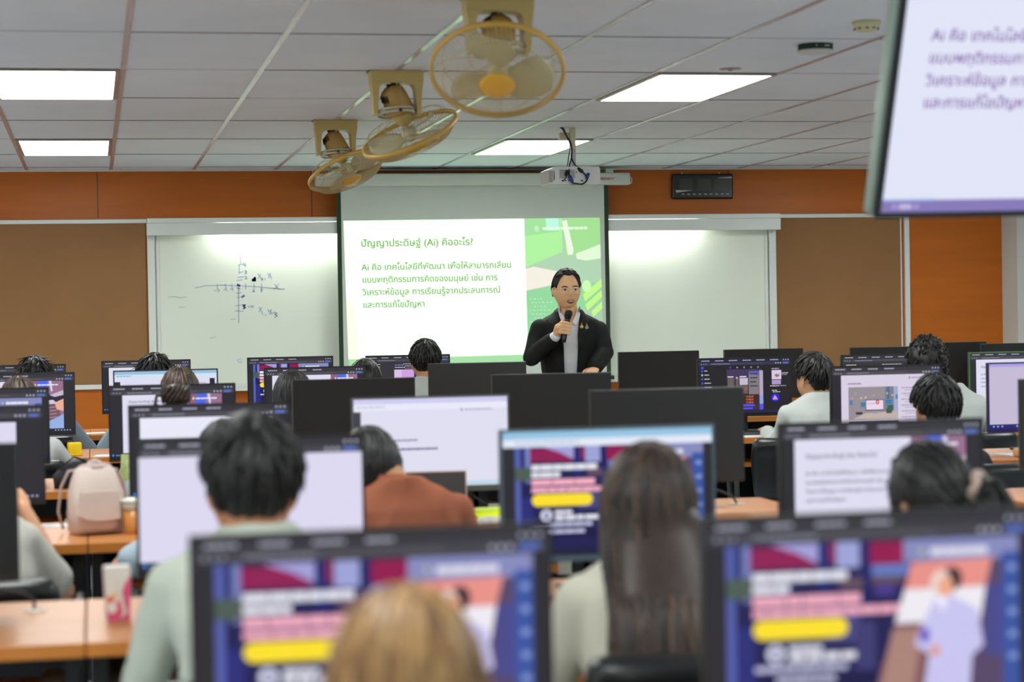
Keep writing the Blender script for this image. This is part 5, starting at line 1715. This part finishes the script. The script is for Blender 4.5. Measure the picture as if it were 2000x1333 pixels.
def draped(name, poly, target_me, off, mt, parent, thick=0.002, cuts=3, yr=(-0.6, 0.05)):
    """a flat cut-out laid on a surface from the front"""
    bt = bmesh.new(); bt.from_mesh(target_me)
    tree = BVHTree.FromBMesh(bt)
    b2 = bmesh.new()
    f = b2.faces.new([b2.verts.new((p_.x, -1.0, p_.z)) for p_ in poly])
    bmesh.ops.triangulate(b2, faces=[f])
    bmesh.ops.subdivide_edges(b2, edges=list(b2.edges), cuts=cuts, use_grid_fill=True)
    last = 0
    for v in b2.verts:
        h = tree.ray_cast(Vector((v.co.x, yr[0], v.co.z)), Vector((0, 1, 0)))
        if h[0] is not None and h[0].y < yr[1] + 0.2:
            v.co.y = h[0].y - off; last = v.co.y
        else:
            v.co.y = last
    for v in b2.verts:
        v.co.y = v.co.y
    bmesh.ops.recalc_face_normals(b2, faces=list(b2.faces))
    g = bmesh.ops.extrude_face_region(b2, geom=list(b2.faces))
    for v in [e for e in g['geom'] if isinstance(e, bmesh.types.BMVert)]:
        v.co.y -= thick
    bmesh.ops.recalc_face_normals(b2, faces=list(b2.faces))
    for f in b2.faces:
        f.smooth = True
    me = bpy.data.meshes.new(name); b2.to_mesh(me); b2.free(); bt.free()
    return link(name, me, mt, parent)
m_lap = mat('jacket_lapel_wool', (40, 42, 41), 0.75, var=0.06, scale=(12, 12, 12), spec=0.25)
# lapels and collar laid on the chest
def sm(pts):
    return [L(*p_) for p_ in pts]
tor = MB(); sp_torso(tor, 0.020); tor_me = fuse(tor, 0.008, 2, 'tmp_torso')
draped('lapel', sm([(1090, 601), (1083, 606), (1076, 616), (1071, 628), (1079, 631), (1076, 637), (1086, 660), (1099, 690), (1098, 655), (1094, 625)]), tor_me, 0.003, m_lap, jack, 0.003)
draped('lapel', sm([(1131, 602), (1138, 607), (1146, 618), (1151, 629), (1143, 633), (1147, 640), (1138, 662), (1127, 692), (1127, 655), (1130, 625)]), tor_me, 0.003, m_lap, jack, 0.003)
draped('shirt_collar', sm([(1090, 596), (1089, 608), (1093, 622), (1100, 634), (1104, 628), (1099, 615), (1094, 602)]), tor_me, 0.010, m_shirt, shirt, 0.004)
draped('shirt_collar', sm([(1132, 598), (1133, 610), (1130, 624), (1123, 637), (1116, 630), (1122, 618), (1127, 604)]), tor_me, 0.010, m_shirt, shirt, 0.004)
m = MB()
m.tube([L(1111 + (0.6 if k % 2 else 0), 640 + k * 12, -0.10) for k in range(8)], 0.0012, 5)
bpy.data.meshes.remove(m.mesh('x'))
# pins on the left lapel
m_gold = mat('gold_pin', (214, 160, 92), 0.35, metal=0.5)
m_pin2 = mat('silver_pin', (164, 164, 150), 0.35, metal=0.5)
for (cx, cy), mt_, nm in (((1134.4, 637), m_gold, 'gold_pin'), ((1144.6, 638.5), m_pin2, 'silver_pin')):
    poly = [(cx, cy - 7.5), (cx + 1.6, cy - 2), (cx + 3.6, cy + 1.6), (cx + 3.0, cy + 4.4), (cx, cy + 5.6), (cx - 3.0, cy + 4.4), (cx - 3.6, cy + 1.6), (cx - 1.6, cy - 2)]
    draped(nm, sm(poly), tor_me, 0.0075, mt_, jack, 0.003, 2)
bpy.data.meshes.remove(tor_me)
# cuff buttons
m = MB()
ud = (wrR - elR).normalized()
for k in range(4):
    p_ = elR.lerp(wrR, 0.50 + k * 0.055) + Vector((0.0, -0.047 + k * 0.001, -0.008))
    m.lathe([(0, 0), (0.006, 0), (0.006, 0.003), (0, 0.004)], p_, 10, M=Matrix.Rotation(math.pi / 2, 3, 'X'))
m.build('cuff_buttons', mat('dark_button', (60, 62, 60), 0.35), jack)
mb = MB(); sp_legs(mb, 0.008); eloft(mb, [((hip.x, hip.y, 0.80), 0.16, 0.115, 0), ((hip.x, hip.y, 0.97), 0.162, 0.116, 0)])
link('trousers', fuse(mb, 0.010, 3, 'trousers'), m_trou, sp)
m = MB()
for sd in (-1, 1):
    m.ell((sd * 0.11, 0.03, 0.043), (0.047, 0.14, 0.043))
m.build('shoes', m_shoe, sp)
# hair: high forehead, parted, swept back
rg = random.Random(77)
mb = hair_shell(RHs, Hs, 1.02, 0.017, 0.013, 0.014, 0.078, -0.07, rg, 0.002, 80, 60, sideline=0.0, ear=0.022, temple=0.084)
for _ in range(210):
    for _t in range(40):
        d = Vector((rg.gauss(0, 1), rg.gauss(-0.1, 0.8), rg.gauss(0.5, 0.8))).normalized()
        if d.z > 0.0 and not (d.y > 0.25 and d.z < 0.70) and not (d.y > .55):
            break
    flow = Vector((math.copysign(0.8, d.x + 0.25), -0.5, -0.5 * abs(d.x)))
    flow = (flow - d * flow.dot(d)).normalized()
    q_ = d.copy(); pts, rr = [], []
    for i in range(6):
        u = i / 5
        pts.append(Hs + RHs @ (scalp(q_, 0.014 + 0.004 * math.sin(3 * u) + 0.003 * d.z) * 1.02))
        rr.append(0.0042 * (1 - 0.7 * u * u)); q2_ = (q_ + flow * 0.13).normalized()
        q_ = q2_ if q2_.z > (0.2 if q2_.y > -0.3 else -0.3) else q_
    mb.tube(pts, rr, 5, mi=int(rg.random() < 0.35), flat=0.6)
link('hair', mb.mesh('hair', True), [m_hblack, mat('greying_strands', (86, 82, 78), 0.4)], sp)
# face details laid on the head
hb = MB(); head_mesh(hb, Hs, RHs, True, 1.02, 96, 72); hme = fuse(hb, 0.0035, 2, 'tmp_head')
m_eye = mat('eye_white', (226, 218, 206), 0.25)
m_iris = mat('dark_iris', (30, 20, 16), 0.15)
m_brow = mat('eyebrow_hair', (58, 42, 34), 0.7)
m_lip = mat('lip_skin', (182, 108, 92), 0.4)
m_teeth = mat('teeth', (232, 226, 214), 0.3)
m_mouth = mat('mouth_inside', (70, 30, 28), 0.5)
def fp(cx, cy, pts):
    return [L(cx + a, cy + b_) for a, b_ in pts]
for cx, cy, w in ((1102.5, 567.5, 5.2), (1123.2, 567.0, 4.6)):
    e = draped('eye', fp(cx, cy, [(-w, 0.3), (-w * .5, -1.5), (0, -2.0), (w * .5, -1.6), (w, 0.1), (w * .5, 1.2), (0, 1.5), (-w * .5, 1.2)]), hme, 0.0004, m_eye, sp, 0.0008, 2)
    draped('iris', fp(cx + 0.4, cy, [(1.55 * math.cos(a), 1.6 * math.sin(a)) for a in [k * 0.5236 for k in range(12)]]), hme, 0.0013, m_iris, e, 0.0006, 1)
    draped('eyelid', fp(cx, cy, [(-w - .4, 0.2), (-w * .5, -2.2), (0, -2.9), (w * .5, -2.4), (w + .4, -0.1), (w * .5, -1.5), (0, -1.9), (-w * .5, -1.4)]), hme, 0.0012, m_brow, e, 0.0006, 1)
draped('eyebrow', fp(1102, 561, [(-6.8, 1.6), (-4, -1.0), (1, -1.7), (6.2, 0.3), (6.0, 1.8), (1, 0.5), (-3.6, 1.0)]), hme, 0.0008, m_brow, sp, 0.0012, 2)
draped('eyebrow', fp(1123.5, 560.3, [(6.2, 1.6), (4, -1.0), (0, -1.6), (-5.6, 0.5), (-5.4, 2.0), (0, 0.6), (3.6, 1.0)]), hme, 0.0008, m_brow, sp, 0.0012, 2)
mo = draped('mouth', fp(1114, 588.5, [(-8.6, 0.6), (-4, -3.0), (0, -2.2), (3.6, -3.1), (7.6, 0.2), (4, 4.6), (0, 5.8), (-4.4, 4.8)]), hme, 0.0006, m_lip, sp, 0.001, 2)
draped('mouth_opening', fp(1114, 588.8, [(-7.2, 0.5), (-3, -1.3), (3, -1.4), (6.3, 0.2), (3, 3.4), (-3, 3.6)]), hme, 0.0018, m_mouth, mo, 0.0006, 2)
draped('teeth', fp(1114, 588.8, [(-6.0, 0.2), (-3, -0.9), (3, -1.0), (5.4, 0.1), (3, 1.9), (-3, 2.0)]), hme, 0.0026, m_teeth, mo, 0.0006, 2)
# glasses: thin wire frames
def on_face(px_, py_, off):
    bt = bmesh.new(); bt.from_mesh(hme); tr = BVHTree.FromBMesh(bt); bt.free()
    p_ = L(px_, py_); h = tr.ray_cast(Vector((p_.x, -0.6, p_.z)), Vector((0, 1, 0)))
    return Vector((p_.x, (h[0].y if h[0] is not None else -0.1) - off, p_.z))
m = MB()
y1 = on_face(1112, 568, 0.0).y - 0.001
for cx, w, yy in ((1102.0, 9.2, y1 + 0.006), (1123.4, 8.2, y1 + 0.001)):
    ring = [L(cx + w * spow(math.cos(a), .75), 568.8 + 5.6 * spow(math.sin(a), .75), yy) for a in [k * math.pi / 14 for k in range(29)]]
    m.tube(ring, 0.0015, 5)
m.tube([L(1111, 567.5, y1 + 0.004), L(1113.2, 566.3, y1 - 0.002), L(1115.4, 567.3, y1 + 0.002)], 0.0011, 5)
m.tube([L(1092.8, 567, y1 + 0.008), L(1088, 566.4, y1 + 0.03), L(1084, 566.0, y1 + 0.075)], 0.0013, 5)
m.tube([L(1131.6, 567, y1 + 0.003), L(1134.6, 566.6, y1 + 0.03), L(1136, 566.4, y1 + 0.08)], 0.0013, 5)
m.build('glasses', mat('gold_wire', (226, 216, 196), 0.3, metal=0.7), sp)
bpy.data.meshes.remove(hme)

# microphone in his hand
Msp = Matrix.Translation((SPX, SPY, 0)) @ Matrix.Rotation(SPR, 4, 'Z')
base = Msp @ mic_a; tipw = Msp @ mic_b
t = thing('microphone', 'black handheld microphone in the speaker\'s right hand before his chin', 'microphone', base)
ax = (tipw - base); Lm = ax.length; Mm = axis_matrix(ax)
m_mic = mat('microphone_black', (18, 20, 24), 0.32, spec=0.6)
m = MB(); m.lathe([(0, 0), (0.0125, 0.001), (0.0135, 0.02), (0.0155, Lm * 0.55), (0.0175, Lm * 0.70), (0.018, Lm * 0.74), (0, Lm * 0.741)], n=20, M=Mm); m.build('handle', m_mic, t)
m = MB(); m.lathe([(0, Lm * 0.742), (0.0205, Lm * 0.742), (0.0215, Lm * 0.77), (0.0205, Lm * 0.79), (0, Lm * 0.791)], n=20, M=Mm); m.build('collar_ring', mat('mic_ring', (40, 58, 66), 0.25, metal=0.6), t)
m = MB(); m.lathe([(0, Lm * 0.792), (0.0215, Lm * 0.795), (0.0245, Lm * 0.86), (0.0235, Lm * 0.94), (0.017, Lm * 0.99), (0, Lm)], n=24, M=Mm); m.build('grille_head', mat('mic_mesh', (24, 28, 34), 0.5, var=0.5, scale=(400, 400, 400), metal=0.3), t)

# lectern under his left hand, hidden by the monitor in front
t = thing('lectern', 'small dark lectern under the speaker\'s resting hand, behind the monitor backs', 'lectern', (2.90, 12.585, 0), SPR)
m = MB(); m.box((0, 0, 0.52), (0.36, 0.24, 1.03), bev=0.006); m.build('body', m_leg, t)
m = MB(); m.box((0, 0, 1.0485), (0.42, 0.30, 0.024), bev=0.004); m.build('top', mat('dark_laminate', (50, 44, 40), 0.4), t)
# ------------------------------------------------------------------ small things on the desks
m_bag = mat('beige_canvas', (206, 188, 178), 0.75, var=0.05, scale=(9, 9, 9), bump=0.12)
m_bag2 = mat('beige_canvas_painted_shade', (186, 164, 158), 0.75, var=0.05, scale=(9, 9, 9), bump=0.12)  # darker copy of the canvas, shade painted into straps and gathered top
t = thing('backpack', 'beige backpack with front flap pocket standing on the desk at left', 'backpack', (-0.002, 6.83, DT), 0.25)
mb = MB()
rg_ = []
for z, w, d, y in ((0.0, 0.078, 0.052, 0), (0.01, 0.088, 0.062, 0), (0.06, 0.09, 0.066, 0), (0.13, 0.087, 0.062, 0.004), (0.175, 0.074, 0.05, 0.008), (0.205, 0.062, 0.038, 0.01), (0.215, 0.05, 0.03, 0.01)):
    rg_.append(((0.0, y, z), w, d, 0))
eloft(mb, rg_, 32, 0.55)
mb.build('main_bag', m_bag, t)
mb = MB(); eloft(mb, [((-0.018, -0.064, 0.008), 0.062, 0.02, 0), ((-0.018, -0.072, 0.03), 0.066, 0.026, 0), ((-0.018, -0.070, 0.09), 0.066, 0.024, 0), ((-0.018, -0.062, 0.13), 0.06, 0.014, 0)], 28, 0.5)
pk = mb.build('front_pocket', m_bag, t)
m = MB()
m.prism([(-0.088, 0.068), (-0.05, 0.052), (-0.02, 0.048), (0.047, 0.052), (0.050, 0.06), (0.046, 0.142), (-0.080, 0.142)], -0.112, -0.098)
m.build('pocket_flap', mat('beige_flap_canvas', (218, 202, 192), 0.7, var=0.04, scale=(9, 9, 9), bump=0.1), pk)
m = MB()
for s in (-1, 1):
    m.tube([(s * 0.04, 0.025, 0.205), (s * 0.078, 0.04, 0.20), (s * 0.102, 0.045, 0.15), (s * 0.114, 0.04, 0.07), (s * 0.10, 0.035, 0.015)], 0.011, 8, flat=0.4)
m.build('shoulder_straps', m_bag2, t, smooth=True)
m = MB(); m.tube([(-0.02, 0.01, 0.21), (-0.016, 0.01, 0.228), (0.0, 0.01, 0.234), (0.016, 0.01, 0.228), (0.02, 0.01, 0.21)], 0.006, 8); m.build('top_handle', m_bag, t)
m = MB(); eloft(m, [((0, 0.01, 0.208), 0.055, 0.036, 0), ((0.002, 0.01, 0.220), 0.05, 0.03, 0), ((0.004, 0.01, 0.225), 0.03, 0.02, 0)], 24); m.build('gathered_top', m_bag2, t)

t = thing('iced_coffee_cup', 'clear plastic cup of brown iced coffee right of the backpack', 'cup', (0.115, 6.76, DT))
m = MB(); m.lathe([(0.0, 0.0005), (0.028, 0.0005), (0.029, 0.004), (0.037, 0.075), (0.0, 0.076)], n=28); m.build('coffee', mat('milky_coffee', (206, 138, 66), 0.3), t)
m = MB(); m.lathe([(0.0375, 0.0765), (0.040, 0.10), (0.0385, 0.1005), (0.036, 0.0765)], n=28); m.build('cup_wall', mat('clear_plastic', (206, 204, 190), 0.15), t)
m = MB(); m.lathe([(0.0, 0.101), (0.042, 0.101), (0.043, 0.105), (0.040, 0.113), (0.02, 0.116), (0, 0.117)], n=28); m.build('lid', mat('clear_lid', (214, 216, 206), 0.2), t)

t = thing('drink_carton', 'pink and white drink carton on the lower left desk', 'carton', (0.042, 4.84, DT), 0.1)
m_pk = mat('carton_pink', (226, 82, 128), 0.4); m_cw = mat('carton_white', (232, 224, 216), 0.4)
m = MB()
m.prism([(-0.026, 0.0), (0.026, 0.0), (0.030, 0.118), (0.028, 0.125), (-0.028, 0.125), (-0.030, 0.118)], -0.021, 0.021)
m.build('carton_body', m_cw, t)
def patch(name, pts, mt, lay):
    m = MB(); m.face([(x, -0.0212 - lay * 0.0003, z) for x, z in pts]); m.build(name, mt, t)
m = MB()
for lay, pts in enumerate(([(-0.0255, 0.001), (0.0255, 0.001), (0.027, 0.060), (0.0, 0.045), (-0.0265, 0.034)], [(0.006, 0.055), (0.027, 0.055), (0.0292, 0.105), (0.014, 0.082)])):
    m.face([(x, -0.0213 - lay * 0.0002, z) for x, z in pts])
m.face([(-0.0255, -0.0217, 0.001), (0.0255, -0.0217, 0.001), (0.0258, -0.0217, 0.016), (-0.0252, -0.0217, 0.02)])
m.face([(0.0262, -0.02, 0.001), (0.0262, 0.02, 0.001), (0.0300, 0.02, 0.11), (0.0300, -0.02, 0.09)])
m.build('pink_print', m_pk, t)
m = MB(); m.face([(-0.0265, -0.0221, 0.043), (-0.010, -0.0221, 0.046), (-0.008, -0.0221, 0.055), (-0.0265, -0.0221, 0.058)]); m.build('red_print', mat('carton_red', (236, 92, 60), 0.4), t)
m = MB(); m.face([(-0.014, -0.0221, 0.057), (-0.004, -0.0221, 0.056), (-0.003, -0.0221, 0.064), (-0.013, -0.0221, 0.066)]); m.build('yellow_print', mat('carton_yellow', (222, 196, 96), 0.4), t)
m = MB(); m.tube([(-0.005, -0.0245, 0.105), (0.004, -0.0245, 0.065), (0.015, -0.0245, 0.018), (0.005, -0.0245, 0.010)], 0.0042, 8); m.ell((-0.014, -0.0225, 0.03), (0.011, 0.0015, 0.012)); m.build('white_print', m_cw, t)

t = thing('yellow_box', 'bright yellow foam box on the second-row desk at left', 'box', (-0.105, 10.72, DT), 0.2)
m = MB(); m.box((0, 0, 0.0335), (0.068, 0.05, 0.066), bev=0.008, seg=3); m.build('box_body', mat('yellow_foam', (240, 206, 10), 0.6, var=0.08, scale=(30, 30, 30), bump=0.4), t, smooth=True)
m = MB(); m.box((0, 0, 0.004), (0.072, 0.054, 0.007), bev=0.002); m.build('base_rim', mat('yellow_base', (226, 186, 8), 0.6), t)

def paper(label, x, y, rz, w=0.21, d=0.15, col=(232, 232, 232), z=DT):
    m = MB(); m.box((0, 0, 0.001), (w, d, 0.0014)); o = m.build('paper_sheet', mat('paper_%d_%d_%d' % tuple(col), col, 0.7))
    o.location = (x, y, z); o.rotation_euler = (0, 0, rz); return tag(o, label, 'paper', 'papers on the desks')
paper('white paper on the front-row desk right of the far left slide monitor', -0.03, 12.72, 0.3)
paper('white paper on the second-row desk left of the pale blue sleeve', 0.10, 10.62, -0.1, col=(214, 222, 226))
paper('white paper on the desk left of the white-shirted young man', 3.50, 10.66, 0.15, 0.26, 0.2)
paper('white papers at the right edge under the lavender screen', 4.20, 8.80, 0.1, 0.30, 0.22)
paper('white paper with grey marks on the fourth-row desk left of the backpack', -0.19, 7.10, 0.1, 0.2, 0.1)

t = thing('tissue_pack', 'orange and clear packet on the desk at the right edge', 'packet', (4.11, 8.66, DT), 0.1)
m = MB(); m.box((0, 0, 0.02), (0.13, 0.08, 0.038), bev=0.008, seg=3); m.build('packet', mat('amber_packet', (222, 168, 106), 0.35), t, smooth=True)
m = MB(); eloft(m, [((0, 0, 0.0392), 0.04, 0.02, 0), ((0.005, 0, 0.052), 0.03, 0.012, 0.2), ((-0.005, 0, 0.062), 0.012, 0.004, 0)], 16); m.build('tissue', mat('white_tissue', (232, 230, 226), 0.8), t)

# green pouch behind the backpack
t = thing('green_pouch', 'pale green patterned snack pouch with white stick behind the backpack', 'pouch', (0.155, 8.62, DT), 0.1)
m = MB(); eloft(m, [((0, 0, 0.0), 0.055, 0.022, 0), ((0, 0, 0.04), 0.06, 0.026, 0), ((0, 0, 0.10), 0.056, 0.016, 0), ((0, 0, 0.135), 0.054, 0.003, 0)], 24, 0.7); m.build('pouch', mat('green_pouch_film', (176, 196, 124), 0.35, var=0.35, scale=(28, 28, 28)), t)
m = MB(); m.tube([(0.0, 0.006, 0.08), (0.0, 0.006, 0.165)], 0.005, 8); m.build('stick', m_cw, t)

# black shoulder bag hung over a chair
t = thing('black_bag', 'black shoulder bag with strap on the desk left of the backpack', 'bag', (-0.09, 8.70, DT), 0.1)
m = MB(); eloft(m, [((0, 0, 0.0), 0.08, 0.05, 0), ((0, 0, 0.05), 0.085, 0.055, 0), ((0.01, 0, 0.09), 0.06, 0.04, 0), ((0.02, 0, 0.118), 0.03, 0.02, 0)], 24, 0.7); m.build('bag_body', mat('black_nylon', (28, 28, 36), 0.5), t)
m = MB(); m.tube([(-0.06, -0.03, 0.08), (-0.04, -0.045, 0.10), (0.0, -0.035, 0.128), (0.04, -0.03, 0.11), (0.06, -0.03, 0.06)], 0.006, 8, flat=0.5); m.build('strap', mat('black_nylon', (28, 28, 36), 0.5), t)

# tablet leaning beside the rust-brown top
t = thing('tablet', 'dark tablet with rose gold edge standing right of the rust-brown top', 'tablet', (1.07, 6.70, DT), -0.1)
Rt = Matrix.Rotation(-0.20, 3, 'X')
c0 = Rt @ Vector((0, 0, 0.085)) + Vector((0, 0, 0.005))
m = MB(); m.box(c0, (0.245, 0.007, 0.17), Rt, bev=0.003); m.build('tablet_shell', mat('rose_gold', (206, 172, 152), 0.35, metal=0.3), t)
m = MB(); m.box(c0 + Rt @ Vector((0, -0.0042, 0)), (0.236, 0.0012, 0.161), Rt); m.build('glass', mat('tablet_glass', (64, 56, 56), 0.25, var=0.1), t)
m = MB(); m.box((0, 0.07, 0.035), (0.16, 0.004, 0.09), Matrix.Rotation(0.7, 3, 'X')); m.build('folding_stand', m_leg, t)

# neon green packets
t = thing('neon_pouch', 'neon yellow-green pouch lying on the desk right of the tablet', 'pouch', (1.29, 6.78, DT), 0.05)
m = MB(); eloft(m, [((0, 0, 0.001), 0.085, 0.055, 0), ((0, 0, 0.014), 0.092, 0.062, 0), ((0, 0.005, 0.030), 0.08, 0.048, 0), ((0, 0.01, 0.038), 0.05, 0.03, 0)], 24, 0.6); m.build('pouch', mat('neon_film', (206, 230, 20), 0.4, var=0.12, scale=(20, 20, 20)), t)
m = MB(); m.face([(-0.06, -0.066, 0.014), (0.06, -0.066, 0.014), (0.085, -0.045, 0.0285), (-0.085, -0.045, 0.0285)]); m.build('bright_label', mat('neon_label', (236, 250, 10), 0.4), t)
t = thing('crumpled_wrapper', 'grey-white crumpled wrapper before the neon pouch', 'wrapper', (1.25, 6.63, DT), 0.3)
m = MB(); eloft(m, [((0, 0, 0.001), 0.06, 0.03, 0), ((0.005, 0, 0.012), 0.065, 0.034, 0.1), ((0, 0, 0.022), 0.04, 0.02, -0.1), ((0, 0, 0.026), 0.015, 0.01, 0)], 14, 0.7); m.build('wrapper', mat('grey_film', (186, 180, 174), 0.35, var=0.3, scale=(40, 40, 40)), t)

# keyboards near what the photo shows
def keyboard(label, x, y, rz=0.0):
    t = thing('keyboard', label, 'keyboard', (x, y, DT), rz, 'black keyboards on the desks')
    m = MB(); m.box((0, 0, 0.009), (0.43, 0.13, 0.016), bev=0.003); m.build('case', mat('keyboard_grey', (70, 74, 76), 0.5), t)
    m = MB()
    for r in range(5):
        for k in range(14):
            m.box((-0.195 + k * 0.03, -0.048 + r * 0.024, 0.0195), (0.026, 0.02, 0.005))
    m.build('keys', mat('key_black', (36, 37, 38), 0.5), t)
    return t
keyboard('grey keyboard before the dark social-feed monitor', 3.42, 10.76)
keyboard('keyboard under the blank lavender monitor, hidden by the man in pale green', 0.36, 4.70)
keyboard('keyboard under the event-poster monitor, hidden by the long-haired woman', 1.20, 4.70)

# cable grommets with a cord
def grommet(label, x, y, pts):
    t = thing('cable_grommet', label, 'cable grommet', (x, y, DT), 0, 'grommets with cords on the desks')
    m = MB(); m.lathe([(0, 0.0005), (0.03, 0.0005), (0.029, 0.003), (0.018, 0.004), (0.017, 0.001), (0, 0.001)], n=24); m.build('ring', mat('grommet_silver', (206, 200, 186), 0.3, metal=0.4), t)
    cable('cord', pts, 0.004, m_cab, t)
grommet('cable grommet with black cord on the desk at the lower left edge', -0.15, 5.05, [(0, 0, 0.004), (-0.01, 0.0, 0.035), (-0.08, 0.01, 0.055), (-0.16, 0.0, 0.05), (-0.2, -0.01, 0.08)])
grommet('cable grommet with black cord on the bare desk corner at middle right', 2.21, 7.00, [(0, 0, 0.004), (-0.02, 0.0, 0.03), (-0.08, 0.01, 0.055), (-0.16, 0.02, 0.09), (-0.2, -0.0, 0.10)])
grommet('cable grommet with grey cord under the white-page monitor beside the tablet', 1.33, 7.02, [(0, 0, 0.004), (-0.02, 0, 0.03), (-0.08, -0.02, 0.07), (-0.15, -0.03, 0.1)])
